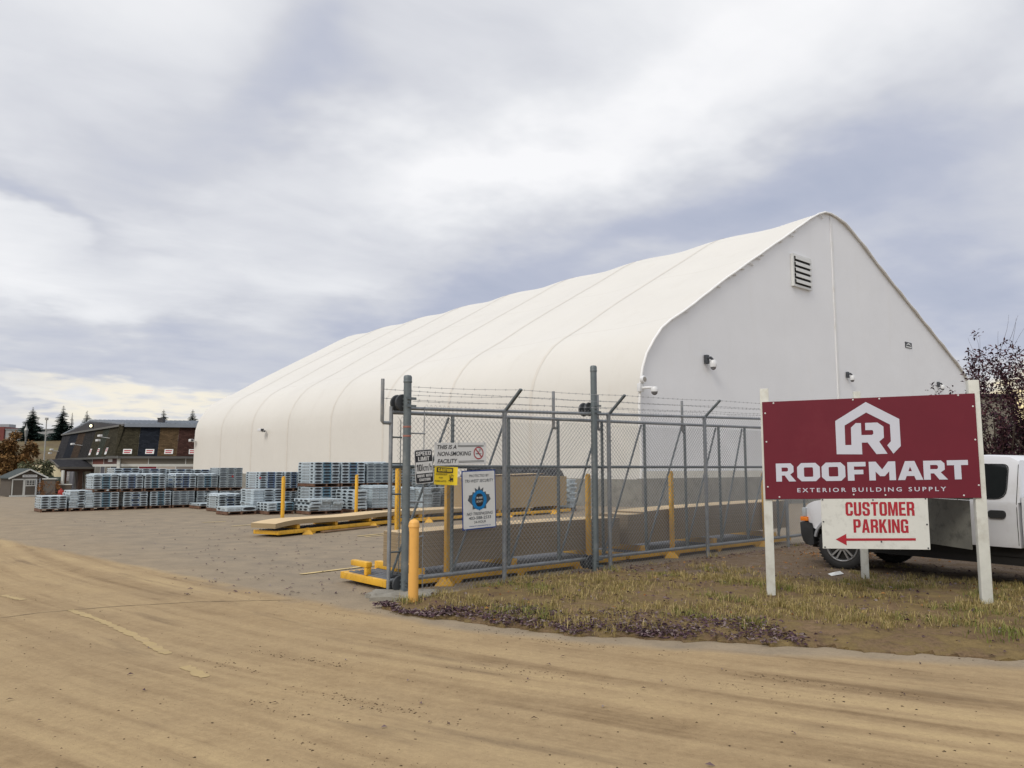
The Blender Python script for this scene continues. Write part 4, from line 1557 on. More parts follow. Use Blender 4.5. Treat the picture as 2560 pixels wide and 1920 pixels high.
for k, (a, b_, z) in enumerate(((-.7, 2.6, 0.0), (-.5, 2.95, .035))):
    q = MB()
    slab(q, a, b_, .1, .7 + .2 * k, z + .015, z + .035, lambda u: .035 * u * u - .01)
    q.build('board', [wood_br, tan_lit_top], t)
# black tarpaulin bundles beyond the tall stack
t = thing('tarpaulin_bundle', 'black tarpaulin draped over goods behind the tall tan stack', 'tarpaulin', (-.95, 28.0, 0), rc)
b = MB()
nx_, ny_ = 40, 10
for i in range(nx_ + 1):
    for j in range(ny_ + 1):
        x = i / nx_ * 5.0
        v = j / ny_
        hgt = 1.56 + .10 * math.sin(x * 1.7) + .05 * math.sin(x * 5.3 + 1) + (.12 if 2.3 < x < 3.7 else 0)
        hgt *= (1 - max(0, (x - 4.4) / .6) ** 2 * .35)
        prof_ = min(1, math.sin(math.pi * v) * 2.2)
        b.v.append((x, v * 1.2 + .04 * math.sin(x * 7), .15 + (hgt - .15) * prof_ ** .6 + .015 * math.sin(x * 17 + v * 9)))
for i in range(nx_):
    for j in range(ny_):
        o = i * (ny_ + 1) + j
        b.f.append((o, o + ny_ + 1, o + ny_ + 2, o + 1))
        b.mi.append(0)
b.build('cover', tarp, t, True)

# ------------------------------------------------------------------ pallets of wrapped shingles
PAL = {}


def lens(x0, x1, z0, z1, n=7, arch=.0):
    """dark almond printed on a bundle end"""
    top, bot = [], []
    for k in range(n + 1):
        u = k / n
        e = max(0, math.sin(math.pi * u)) ** .42
        zc = (z0 + z1) / 2
        top.append((x0 + (x1 - x0) * u, zc + (z1 - zc) * e))
        bot.append((x0 + (x1 - x0) * u, zc + (z0 - zc) * e * .8))
    return bot[:1] + bot[1:-1] + [bot[-1]] + list(reversed(top[1:-1]))


def bundle_mesh(kind, wd, dp, h):
    key = (kind, round(wd, 3), round(dp, 3), round(h, 3))
    if key in PAL:
        return PAL[key]
    b = MB()
    b.bbox(0, wd, 0, dp, 0, h, min(.016, h * .22), 0)
    f = -.002
    if kind in ('white', 'blue', 'navy', 'grey'):
        if kind in ('blue', 'navy'):
            outline(b, [[(.012, .012), (wd - .012, .012), (wd - .012, h * .93), (.012, h * .93)]], f, 2)
        l_ = lens(wd * .05, wd * .95, h * .14, h * .86)
        b.add([(x, f - .002, z) for x, z in l_], [tuple(range(len(l_)))], 1)
        if kind == 'white':
            outline(b, [[(wd * .3, h * .1), (wd * .72, h * .1), (wd * .72, h * .22), (wd * .3, h * .22)]], f, 3)
        # the long side of the bundle: dark corners, printed middle
        for sgn, xx in ((1, -.002), (-1, wd + .002)):
            for y0, y1, m_ in ((.06 * dp, .22 * dp, 1), (.80 * dp, .96 * dp, 1)):
                l_ = lens(y0, y1, h * .2, h * .85, 5)
                vs = [(xx, y, z) for y, z in l_]
                b.add(vs, [tuple(range(len(vs)))], m_)
            mm = 3 if kind in ('white', 'grey') else 2
            b.quad((xx, .3 * dp, h * .15), (xx, .72 * dp, h * .15), (xx, .72 * dp, h * .7), (xx, .3 * dp, h * .7), mm)
    elif kind == 'plain':
        outline(b, [[(wd * .08, h * .25), (wd * .5, h * .25), (wd * .5, h * .5), (wd * .08, h * .5)]], f, 3)
        l_ = lens(wd * .55, wd * .95, h * .2, h * .6)
        b.add([(x, f, z) for x, z in l_], [tuple(range(len(l_)))], 3)
        b.quad((-.002, .2 * dp, h * .2), (-.002, .5 * dp, h * .2), (-.002, .5 * dp, h * .55), (-.002, .2 * dp, h * .55), 3)
        l_ = lens(.6 * dp, .9 * dp, h * .2, h * .7, 5)
        b.add([(-.002, y, z) for y, z in l_], [tuple(range(len(l_)))], 1)
    elif kind == 'box':
        l_ = lens(wd * .06, wd * .94, h * .02, h * .42)
        b.add([(x, f, z) for x, z in l_], [tuple(range(len(l_)))], 1)
        for y0, y1 in ((.08, .35), (.42, .62), (.70, .94)):
            l_ = lens(y0 * dp, y1 * dp, h * .1, h * .8, 6)
            b.add([(-.002, y, z) for y, z in l_], [tuple(range(len(l_)))], 1)
        outline(b, [[(wd * .5, h * .6), (wd * .9, h * .6), (wd * .9, h * .75), (wd * .5, h * .75)]], f, 3)
    base = film_g if kind == 'grey' else film_w
    dark = slot_gr if kind == 'grey' else slot_dk
    me = b.mesh('bundle_' + kind, [base, dark, print_n if kind == 'navy' else print_b, print_g])
    PAL[key] = me
    return me


def wood_mesh(wd, dp):
    key = ('wood', wd, dp)
    if key not in PAL:
        b = MB()
        n = 6
        for k in range(n):
            y = dp * k / n
            b.box(0, wd, y + .01, y + dp / n - .02, .105, .125)
        for x in (0, wd / 2 - .03, wd - .06):
            b.box(x, x + .06, 0, dp, .02, .105)
        for y in (0, dp / 2 - .05, dp - .1):
            b.box(0, wd, y, y + .09, 0, .02)
        PAL[key] = b.mesh('pallet_boards', pal_wood)
    return PAL[key]


def pallet(x, y, z0, wd, dp, layers, h, cols, label, rz=RZ, cover=False, mess=.006, logo=None, side_b=False, grp='pallets of wrapped roofing shingles'):
    z0 = z0 + gz(x, y)
    t = thing('shingle_pallet', label, 'pallet', (x, y, z0), rz, grp)
    o = bpy.data.objects.new('wooden_pallet', wood_mesh(wd, dp))
    COL.objects.link(o)
    o.parent = t
    nc = len(cols)
    cw = wd / nc
    for L_ in range(layers):
        lean = rnd.uniform(-mess, mess)
        for c in range(nc):
            k = cols[c]
            if isinstance(k, (list, tuple)):
                k = k[L_ % len(k)]
            o = bpy.data.objects.new('bundle', bundle_mesh(k, cw - .008, dp, h - .002))
            COL.objects.link(o)
            o.parent = t
            o.location = (c * cw + .004 + lean, rnd.uniform(-mess, mess) * 1.6, .126 + L_ * h)
            o.rotation_euler = (0, 0, rnd.uniform(-mess, mess) * .8)
    top = .126 + layers * h
    if cover:
        b = MB()
        n = 8
        for i in range(n + 1):
            for j in range(n + 1):
                u, v = i / n, j / n
                ed = max(abs(u - .5), abs(v - .5)) > .47
                b.v.append((-.03 + (wd + .06) * u, -.03 + (dp + .06) * v, top + (-.05 + rnd.uniform(-.03, .0) if ed else .014 + rnd.uniform(0, .02))))
        for i in range(n):
            for j in range(n):
                q = i * (n + 1) + j
                b.f.append((q, q + n + 1, q + n + 2, q + 1))
                b.mi.append(0)
        b.build('plastic_cover', film_w, t, True)
    if logo:
        b = MB()
        kx, kz, sz = logo
        pts = []
        for k in range(16):
            q = 2 * math.pi * k / 16
            r = sz * (1 if k % 2 else .55)
            pts.append((kx + r * math.cos(q), kz + r * math.sin(q)))
        outline(b, [pts], -.016, 0)
        b.build('red_maple_print', [print_r], t)
    return t


Wc, Bc, Nc, Gc, Pc = 'white', 'blue', 'navy', 'grey', 'plain'
mixb = ['blue', 'white']
mixn = ['navy', 'blue', 'white']


def rowA(s_):
    return -17.4 + .757 * s_, 28.7 + .653 * s_


A_h = .094
for s_, dz, lay, wd, cols, lab, kw in (
        (0.0, 0, 5, .86, (Wc, Wc, Wc), 'low half stacked shingle pallet at the left end of the yard, nearest the shed', {}),
        (.94, 0, 7, .80, (Pc, Wc, Pc), 'untidy white wrapped pallet second from the left end of the lower row', dict(mess=.022)),
        (1.73, 0, 6, .92, (Wc, Bc, Wc), 'lower pallet with a blue middle column, third from the left end of the row', {}),
        (2.81, 0, 6, .90, (Wc, [Nc, Wc], Wc), 'lower pallet with near black printed bundles, fourth from the left end of the row', {}),
        (3.81, 0, 6, .80, (Wc, Bc, Wc), 'lower pallet with teal middle bundles, fifth from the left end of the row', {}),
        (4.67, 0, 6, .88, (Gc, Gc, Gc), 'lower pallet clouded by hazy film, sixth from the left end of the row', {}),
        (5.63, 0, 6, .88, (Gc, Wc, Pc), 'lower pallet half hidden by a knee high load, seventh from the left end', dict(mess=.014)),
        (1.70, .70, 6, .92, (Wc, Bc, Wc), 'leftmost pallet of the upper tier, with a torn white label', dict(cover=True)),
        (2.66, .70, 6, .86, (Wc, Nc, Wc), 'upper pallet with navy middle bundles, second from the left of its tier', dict(cover=True)),
        (3.56, .70, 6, .80, (Wc, Bc, Wc), 'upper pallet with arched teal bundles, third from the left of its tier', dict(cover=True)),
        (4.74, .70, 6, .84, ([Wc, Nc], Nc, Wc), 'upper pallet with blue striped side, fourth from the left of its tier', dict(cover=True)),
        (5.62, .70, 6, .86, (Gc, Bc, Gc), 'upper pallet under loose hazy film, fifth from the left of its tier', dict(cover=True)),
        (6.58, 0, 6, .98, (Gc, Gc, Gc), 'grey lower pallet just left of the stack with red maple prints', {}),
        (6.54, .70, 9, 1.0, (Gc, Gc, Gc), 'tall grey film wrapped upper pallet with a red maple print', dict(logo=(.56, .60, .05)))):
    x, y = rowA(s_)
    pallet(x, y, dz, wd, 1.2, lay, A_h, cols, lab, **kw)
# the row behind, only its top tier shows over the front row
for k, (s_, lab) in enumerate(((2.95, 'back row pallet peeping over the upper tier, nearest the white building corner'), (4.05, 'back row pallet whose top shows below the red siding panel'),
                               (5.15, 'back row pallet whose top shows below the pale siding panel'), (6.2, 'back row pallet whose top shows beside the far tent edge'))):
    x, y = rowA(s_)
    x, y = x - .653 * 2.2, y + .757 * 2.2
    pallet(x, y, 0.0, 1.0, 1.2, 16, A_h, (Wc, [Wc, Nc], Wc), lab, cover=False)

h7 = .088
B2 = .885
for a in (
        (-9.42, 28.9, .745, .92, 1.3, 7, h7, (Wc, Nc, Wc), 'upper pallet with royal blue side print and a red maple mark', dict(cover=False, logo=(.02, .52, .055))),
        (-9.42, 28.9, 0, .92, 1.3, 7, h7, (Nc, Bc, Wc), 'lower pallet with royal blue side print and a red flag mark', dict(logo=(.02, .45, .05))),
        (-8.66, 29.55, .745, .72, 1.3, 7, h7, (Wc, Nc, Wc), 'narrow navy pallet of the upper tier right of the red maple mark', {}),
        (-8.66, 29.55, 0, .72, 1.3, 7, h7, (Wc, Wc, Wc), 'narrow lower pallet mostly hidden behind a yellow stake', {}),
        (-10.95, 29.0, 0, .90, 1.25, 6, .088, (Wc, [Wc, Nc], Wc), 'front pallet on red stained wood with arched top bundles, left of the royal blue print', dict(cover=True)),
        (-12.42, 30.9, 0, .62, 1.2, 1, .10, (Wc, Pc), 'single layer of white bundles at the foot of the left row', {}),
        (-9.88, 26.95, 0, 1.06, 1.0, 1, .16, (Pc, Wc), 'single thick white layer on a pallet at the front edge of the group', {}),
        (-9.35, 28.05, 0, 1.18, 1.2, 8, .092, (Pc, [Gc, Wc], Wc), 'pallet of pale green white bundles with pink marks behind the front edge', dict(mess=.02)),
        (-8.55, 27.25, 0, .96, 1.0, 3, .098, ('box', Bc, Bc), 'low blue printed pallet behind the left yellow stake of the lone rack', {}),
        (-7.08, 27.2, 0, 1.30, 1.2, 4, .105, ('box', Pc, Pc), 'low pallet of thick white boxes behind the middle yellow stake', dict(mess=.04)),
        (-5.72, 28.25, 0, .52, 1.5, 6, .118, ('box',), 'narrow column of thick bundles with broad black ends', dict(mess=.012)),
        (-5.28, 29.3, 0, .98, 1.2, 8, .103, (Pc, Pc, Pc), 'white lettered pallet left of the gate end post', dict(cover=True)),
        (-7.35, 28.75, .93, 1.06, 1.35, 7, .114, (Wc, Bc, Wc), 'tall blue and white pallet of the upper tier, leftmost of the two-high block', dict(mess=.007)),
        (-7.35, 28.75, 0, 1.06, 1.35, 7, .114, (Wc, Bc, Wc), 'lower pallet under the leftmost load of the two-high block', {}),
        (-6.5, 29.5, .93, 1.02, 1.35, 7, .114, (Wc, [Bc, Nc], Wc), 'upper blue and white pallet, second in the two-high block', {}),
        (-6.5, 29.5, 0, 1.02, 1.35, 7, .114, (Wc, Bc, Wc), 'lower pallet, second in the two-high block', {}),
        (-5.66, 30.25, .93, 1.0, 1.35, 7, .114, (Gc, Gc, Gc), 'upper hazy grey pallet, third in the two-high block', dict(cover=True)),
        (-5.66, 30.25, 0, 1.0, 1.35, 7, .114, (Gc, Gc, Gc), 'lower hazy grey pallet, third in the two-high block', {}),
        (-4.78, 30.95, .93, 1.0, 1.35, 6, .114, (Gc, [Wc, Bc], Gc), 'upper pallet behind the gate end post under a flapping cover', dict(cover=True, mess=.012)),
        (-4.25, 29.5, 0, .80, 1.2, 8, .094, (Pc, Pc), 'white film pallet between the gate end post and the roller post', dict(mess=.015, cover=True)),
        (-3.42, 29.6, 0, .86, 1.2, 8, .094, (Pc, Gc), 'white pallet behind the speed limit sign', dict(mess=.018)),
        (-2.55, 30.2, 0, .86, 1.2, 8, .094, (Gc, Wc), 'white and black pallet behind the yellow caution sign', dict(mess=.018)),
        (-1.70, 30.9, 0, .86, 1.2, 8, .103, (Pc, Gc), 'white pallet hidden left of the security sign', dict(mess=.018)),
        (-3.85, 31.3, 0, .95, 1.3, 13, .114, (Gc, Wc, Gc), 'tall dark pallet load seen just right of the shorter roller post', dict(mess=.012)),
        (-3.0, 32.0, 0, .95, 1.3, 13, .114, (Gc, Gc, Wc), 'tall dark pallet load seen just under the non-smoking sign', dict(mess=.012)),
        (2.2, 29.6, 0, .34, 1.0, 15, .072, (Pc,), 'leaning column of silver bundles between the tall tan stack and the concrete wall', dict(mess=.03))):
    kw = a[9]
    pallet(a[0], a[1], a[2], a[3], a[4], int(a[5]), a[6], a[7], a[8], **kw)

# ------------------------------------------------------------------ red roadside sign on three white posts
SG = math.atan2(-.29524, .95542)
sign = thing('roadside_sign', 'burgundy and white shop sign on three white timber posts in the grass', 'sign', (3.17, 9.72, 0), SG)
TI = .0185
SW, SZ0, SZ1 = 2.385, 1.256, 2.476


def shear_up(mb):
    mb.v = [(x, y, z + TI * x) for x, y, z in mb.v]
    return mb


def post(x, y, z, sz, label=None):
    b = MB()
    b.bbox(x - sz / 2, x + sz / 2, y - sz / 2, y + sz / 2, -.1, z, .006)
    return b.build('post', white_paint, sign, True)


post(.030, .075, 2.65, .105)
post(2.385, .075, 2.68, .115)
# the rear post stands where the two faces of the sign would meet
rx, ry = 5.20 - 3.17, 11.56 - 9.72
rl = (rx * math.cos(SG) + ry * math.sin(SG), -rx * math.sin(SG) + ry * math.cos(SG))
post(rl[0], rl[1], 2.79, .10)
b = MB()
b.bbox(0, SW, 0, .019, SZ0, SZ1, .003)
panel = shear_up(b).build('main_panel', burgundy, sign)
b = MB()
GL = {
    'R': (1.15, [[(0, 0), (.33, 0), (.33, .33), (.50, .33), (.74, 0), (1.15, 0), (.82, .38), (1.02, .52), (1.02, .84), (.86, 1), (0, 1)],
                 [(.33, .55), (.33, .77), (.64, .77), (.70, .72), (.70, .60), (.64, .55)]]),
    'O': (1.3, [[(.24, 0), (1.06, 0), (1.3, .22), (1.3, .78), (1.06, 1), (.24, 1), (0, .78), (0, .22)],
                [(.43, .24), (.87, .24), (.91, .28), (.91, .72), (.87, .76), (.43, .76), (.39, .72), (.39, .28)]]),
    'F': (1.0, [[(0, 0), (.36, 0), (.36, .34), (.86, .34), (.86, .58), (.36, .58), (.36, .76), (1.0, .76), (1.0, 1), (0, 1)]]),
    'M': (1.4, [[(0, 0), (.34, 0), (.34, .47), (.58, .22), (.82, .22), (1.06, .47), (1.06, 0), (1.4, 0), (1.4, 1), (1.03, 1), (.7, .58), (.37, 1), (0, 1)]]),
    'A': (1.4, [[(0, 0), (.40, 0), (.49, .21), (.91, .21), (1.0, 0), (1.4, 0), (.96, 1), (.44, 1)], [(.60, .46), (.80, .46), (.70, .70)]]),
    'T': (1.1, [[(.37, 0), (.73, 0), (.73, .74), (1.1, .74), (1.1, 1), (0, 1), (0, .74), (.37, .74)]])}
for ch, a0, a1 in (('R', 150, 347), ('O', 360, 583), ('O', 600, 828), ('F', 850, 1025), ('M', 1055, 1307), ('A', 1325, 1562), ('R', 1568, 1790), ('T', 1787, 1980)):
    f = lambda a: .137 + (a - 150) / 1828 * 2.128 + .012 * math.sin((a - 150) / 1828 * math.pi)
    x0, x1 = f(a0), f(a1)
    wd, lo = GL[ch]
    outline(b, [[(x0 + x * (x1 - x0) / wd, 1.473 + z * .224) for x, z in l_] for l_ in lo], -.003)
text(b, 'EXTERIOR BUILDING SUPPLY', .379, 1.340, .049, 1.645, -.003, 0, .012, space=1.45)
shear_up(b).build('lettering', letter_w, panel)
b = MB()
LG = [(737, 265), (1230, 510), (1253, 897), (1147, 1008), (1057, 890), (1110, 830), (1095, 590), (745, 418), (425, 610), (438, 895), (530, 892), (520, 640), (590, 573), (668, 573), (678, 747),
      (835, 742), (853, 725), (850, 685), (835, 672), (735, 675), (730, 570), (910, 562), (1000, 620), (1008, 780), (940, 838), (1062, 1010), (900, 1018), (770, 853), (683, 856), (692, 1025), (310, 1030), (283, 545)]
outline(b, [[(1.203 + (x - 737) * 7.538e-4 - (z - 265) * 4.2e-5, 2.446 - (x - 737) * 3.2e-5 - (z - 265) * 8.374e-4 - TI * 1.2) for x, z in LG]], -.003)
shear_up(b).build('house_logo', letter_w, panel)
for x, z in ((.136, 2.458), (1.061, 2.476), (1.357, 2.482), (2.21, 2.501), (.033, 2.332), (2.357, 2.366), (.036, 1.972), (2.359, 1.975), (.034, 1.41), (2.365, 1.446), (.167, 1.285), (1.019, 1.324), (1.371, 1.322), (2.205, 1.327)):
    b = MB()
    b.lathe([(0, .006), (.007, .005), (.0105, .0), (.0105, -.001)], (x, -.001, z), 10, axis='y')
    b.v = [(x_, -abs(y_ + .001) - .001, z_) for x_, y_, z_ in b.v]
    b.build('screw', sign_white, panel, True)
b = MB()
b.bbox(.645, 1.822, .002, .014, .658, 1.262, .002)
board = shear_up(b).build('parking_panel', board_white, sign)
b = MB()
heavy(b, 'CUSTOMER', .920, 1.052, .163, .755, -.0005)
heavy(b, 'PARKING', 1.000, .850, .160, .600, -.0005)
outline(b, [[(.795, .768), (.915, .698), (.915, .752), (1.672, .762), (1.672, .790), (.915, .782), (.915, .836)]], -.0005)
shear_up(b).build('lettering', red_vinyl, board)
for x, z in ((.665, 1.245), (1.23, 1.24), (1.80, 1.25), (.665, .98), (1.80, .95), (.67, .675), (1.80, .675), (1.30, .745)):
    b = MB()
    b.lathe([(0, .006), (.007, .005), (.010, .0)], (x, 0, z + TI * x), 10, axis='y')
    b.v = [(x_, -abs(y_), z_) for x_, y_, z_ in b.v]
    b.build('screw', cam_dark, board, True)
# bare plywood backs of the sign's other face, between the rear post and the right post
e = Vector((2.385 - rl[0], .13 - rl[1], 0))
eL = e.length
e.normalize()
nrm = Vector((e.y, -e.x, 0))


def back_panel(name, a, c, z0, z1, m):
    b = MB()
    p = Vector((rl[0], rl[1], 0)) + nrm * .058
    vs = []
    for off in (0, .016):
        for t_, z in ((a, z0), (c, z0), (c, z1), (a, z1)):
            q = p + e * (t_ * eL) + nrm * (off)
            vs.append((q.x, q.y, z))
    b.add(vs, [(0, 1, 2, 3), (7, 6, 5, 4), (0, 4, 5, 1), (1, 5, 6, 2), (2, 6, 7, 3), (3, 7, 4, 0)], 0)
    return b.build(name, m, sign)


back_panel('plywood_back', .0, .97, .690, 1.262, plywood)
back_panel('plywood_back', -.02, .97, 1.27, 2.45, plywood)

# ------------------------------------------------------------------ white pickup truck parked behind the sign
# local axes: +x towards the tailgate, -y towards the camera
bx_, by_ = .57, -.8216
nose_x = lambda x: x if x > -.445 else -.445 + (x + .445) * .55
tr = thing('pickup_truck', 'white four door pickup truck with a black front bumper parked behind the sign', 'truck', (5.36, 12.62, .03), math.atan2(by_, bx_))
WR = .365


def side_y(z, x):
    """bulge of the bodyside"""
    k = 0.0
    if z < .62:
        k = (.62 - z) * .12
    elif z > 1.10:
        k = (z - 1.10) * .20
    else:
        k = .015 * ((z - .86) / .24) ** 2
    nose = max(0, -x - .35) / .55
    return -.10 + k + .11 * nose ** 2.2


def body_shell(xs, zs_of, width=1.72, m=0):
    """loft along x; each station gives the outline heights"""
    b = MB()
    rows = []
    for x in xs:
        zs = zs_of(x)
        L_ = [(x, side_y(z, x), z) for z in zs]
        Rr = [(x, width - .20 - side_y(z, x), z) for z in reversed(zs)]
        rows.append(L_ + Rr)
    n = len(rows[0])
    for r in rows:
        b.v += r
    for i in range(len(rows) - 1):
        for k in range(n):
            k2 = (k + 1) % n
            b.f.append((i * n + k, (i + 1) * n + k, (i + 1) * n + k2, i * n + k2))
            b.mi.append(m)
    b.f.append(tuple(reversed(range(n))) if False else tuple(range(n)))
    b.mi.append(m)
    b.f.append(tuple(reversed([(len(rows) - 1) * n + k for k in range(n)])))
    b.mi.append(m)
    return b


def arch_z(x, cx, r):
    d_ = abs(x - cx)
    return math.sqrt(r * r - d_ * d_) + WR if d_ < r else 0


def lower_z(x):
    z = .55 if x > -.3 else .60 + .1 * (-x - .3)
    return max(z, arch_z(x, 0, .445), arch_z(x, 3.33, .445))


def top_z(x):
    if x < .75:
        u = (x + .88) / 1.63
        return .93 + .22 * min(1, u * 1.6) ** .55 - .0 * u
    return 1.16


xs = [-.88, -.86, -.80, -.72, -.6, -.5] + [-.445 + .0445 * k for k in range(21)] + [.5, .6, .75, .9, 1.2, 1.5, 1.8, 2.1, 2.4, 2.62]
body = body_shell(xs, lambda x: [lower_z(x) + (top_z(x) - lower_z(x)) * f for f in (0, .1, .25, .45, .65, .8, .92, 1.0)])
body.v = [(nose_x(x), y, z) for x, y, z in body.v]
body.build('body', truck_w, tr, True)
# rear bed, a finger's gap behind the cab
xs = [2.66, 2.68, 2.75, 2.84] + [2.885 + .0445 * k for k in range(21)] + [3.8, 4.2, 4.6, 4.66]
bed = body_shell(xs, lambda x: [lower_z(x) + (1.22 - lower_z(x)) * f for f in (0, .1, .25, .45, .65, .8, .92, 1.0)])
bed.build('bed', truck_w, tr, True)
# cab with raked screen, rounded roof edges
st_ = [(.75, 1.15, 0), (1.30, 1.70, .17), (1.45, 1.755, .20), (1.7, 1.79, .21), (2.2, 1.80, .21), (2.48, 1.785, .20), (2.60, 1.72, .17), (2.64, 1.15, 0)]
cab = MB()
rows = []
for x, zt, ins in st_:
    y0 = side_y(1.16, x)
    r = []
    for f in (0, .5, .88, .97, 1.0):
        z = 1.15 + (zt - 1.15) * (f if zt > 1.2 else f * .01)
        r.append((x, y0 + (z - 1.15) * .27 + (.05 if f == 1.0 and zt > 1.3 else .012 if f == .97 and zt > 1.3 else 0), z))
    r += [(x, 1.52 - p[1], p[2]) for p in reversed(r)]
    rows.append(r)
n = len(rows[0])
for r in rows:
    cab.v += r
for i in range(len(rows) - 1):
    for k in range(n):
        k2 = (k + 1) % n
        cab.f.append((i * n + k, (i + 1) * n + k, (i + 1) * n + k2, i * n + k2))
        cab.mi.append(0)
cab.f.append(tuple(range(n)))
cab.f.append(tuple(reversed([(len(rows) - 1) * n + k for k in range(n)])))
cab.mi += [0, 0]
cab.build('cab', truck_w, tr, True)


def on_cab(pts, off=-.006):
    return [(x, side_y(1.16, x) + (z - 1.15) * .27 + off, z) for x, z in pts]


def rounded_poly(pts, r, n=4):
    out = []
    m_ = len(pts)
    for i in range(m_):
        p, a, c = Vector(pts[i]), Vector(pts[i - 1]), Vector(pts[(i + 1) % m_])
        ra = min(r if not isinstance(r, list) else r[i], (a - p).length * .45, (c - p).length * .45)
        p0, p1 = p + (a - p).normalized() * ra, p + (c - p).normalized() * ra
        for k in range(n + 1):
            t_ = k / n
            q = p0 * (1 - t_) ** 2 + p * 2 * t_ * (1 - t_) + p1 * t_ ** 2
            out.append((q.x, q.y))
    return out


for nm, pts, rad in (('rear_side_window', [(1.88, 1.20), (2.46, 1.20), (2.47, 1.655), (1.84, 1.665)], [.03, .14, .07, .03]),
                     ('front_side_window', [(.98, 1.19), (1.78, 1.20), (1.76, 1.665), (1.38, 1.655)], [.03, .04, .04, .06])):
    b = MB()
    o_ = rounded_poly(pts, rad)
    b.add(on_cab(o_, -.004), [tuple(range(len(o_)))], 0)
    wn = b.build(nm, glass_dk, tr)
    b = MB()
    cx = sum(p[0] for p in o_) / len(o_)
    cz = sum(p[1] for p in o_) / len(o_)
    ring_ = [(cx + (x - cx) * 1.03, cz + (z - cz) * 1.035) for x, z in o_]
    b.tube(on_cab(ring_ + ring_[:1], -.004), .008, 6)
    b.build('seal', blackplast, wn)
b = MB()
b.add([(.80, -.02, 1.19), (.80, 1.54, 1.19), (1.27, 1.44, 1.665), (1.27, .08, 1.665)], [(0, 1, 2, 3)])
b.v = [(x - .012, y, z + .012) for x, y, z in b.v]
b.build('windscreen', glass_dk, tr)
for x in (.70, 1.84, 2.60):
    b = MB()
    zz_ = [.585, .7, .85, 1.0, 1.15]
    b.tube([(x, side_y(z, x) - .0015, z) for z in zz_] + ([(x, side_y(1.16, x) + (z - 1.15) * .27 - .0015, z) for z in (1.4, 1.66)] if x > 1 else []), .0045, 5)
    b.build('door_gap', under_m, tr)
for x in (1.46, 2.24):
    b = MB()
    o_ = round_rect(x, x + .225, .93, 1.04, .045)
    b.add([(a, side_y(c, a) - .022, c) for a, c in o_], [tuple(range(len(o_)))], 0)
    b.add([(a, side_y(c, a) - .022, c) for a, c in o_] + [(a, side_y(c, a) + .01, c) for a, c in o_],
          [(i, (i + 1) % len(o_), (i + 1) % len(o_) + len(o_), i + len(o_)) for i in range(len(o_))], 0)
    b.build('door_handle', blackplast, tr)
# front bumper, lamps
b = MB()
prof_ = [(-1.06, .70), (-1.04, .52), (-.97, .40), (-.86, .35), (-.62, .33), (-.50, .36), (-.52, .62), (-.56, .70), (-.80, .715), (-1.0, .715)]
rows = []
ysb = [-.11, -.10, -.02, .3, .76, 1.22, 1.54, 1.62, 1.63]
ins = [.16, .10, .03, .0, -.02, .0, .03, .10, .16]
for y, i_ in zip(ysb, ins):
    rows.append([(min(x + i_ * (1 if x < -.75 else 0), -.47), y, z) for x, z in prof_])
n = len(prof_)
for r in rows:
    b.v += r
for i in range(len(rows) - 1):
    for k in range(n):
        k2 = (k + 1) % n
        b.f.append((i * n + k, i * n + k2, (i + 1) * n + k2, (i + 1) * n + k))
        b.mi.append(0)
b.f += [tuple(reversed(range(n))), tuple((len(rows) - 1) * n + k for k in range(n))]
b.mi += [0, 0]
b.v = [(nose_x(x), y, z) for x, y, z in b.v]
b.build('front_bumper', blackplast, tr, True)
for y0, y1 in ((-.085, .36), (1.16, 1.605)):
    b = MB()
    o0 = .055 if y0 < 0 else 0
    b.bbox(-.93, -.80, y0 + .02, y1, .80, .95, .02)
    b.v = [(nose_x(x), y, z) for x, y, z in b.v]
    b.build('headlight', clear_lens, tr, True)
    b = MB()
    b.bbox(-.955, -.72, y0 - .010, y1, .73, .80, .012)
    b.v = [(nose_x(x), y, z) for x, y, z in b.v]
    b.build('indicator', amber, tr, True)
b = MB()
b.bbox(-.93, -.84, .38, 1.14, .76, .95, .01)
b.v = [(nose_x(x), y, z) for x, y, z in b.v]
b.build('grille', blackplast, tr)
b = MB()
b.box(-.60, 4.6, .04, 1.48, .30, .70)
b.box(.2, 2.9, .02, 1.50, .42, .56)
b.box(-.5, .5, .35, 1.2, .3, .9)
b.tube([(-.35, .1, .38), (3.6, .1, .38)], .05, 8)
b.lathe([(0, -.1), (.12, -.1), (.14, 0), (.12, .1), (0, .1)], (2.3, .3, .42), 12, axis='y')
b.build('chassis', under_m, tr)
b = MB()
b.box(-.66, -.48, -.05, 1.57, .55, .74)
b.build('bumper_filler', under_m, tr)
# wheel-arch mouldings with rust at the rear
for cx in (0, 3.33):
    b = MB()
    pts = [(cx + .46 * math.cos(R(a)), side_y(WR + .46 * math.sin(R(a)), cx) - .02, WR + .46 * math.sin(R(a))) for a in range(12, 170, 8)]
    b.tube(pts, .026, 6)
    b.build('arch_moulding', mat('grey_moulding', (.30, .31, .33), .5, .08, 4), tr, True)
b = MB()
pts = []
for k in range(9):
    q = R(150 + k * 5)
    pts.append((3.33 + .50 * math.cos(q), WR + .50 * math.sin(q)))
o_ = [(2.74, .60), (2.84, .60)] + [(2.90, .75), (2.92, .86), (2.86, .90), (2.80, .80)]
b.add([(x, side_y(z, x) - .004, z) for x, z in o_], [tuple(range(len(o_)))])
b.build('rust_patch', rust, tr)


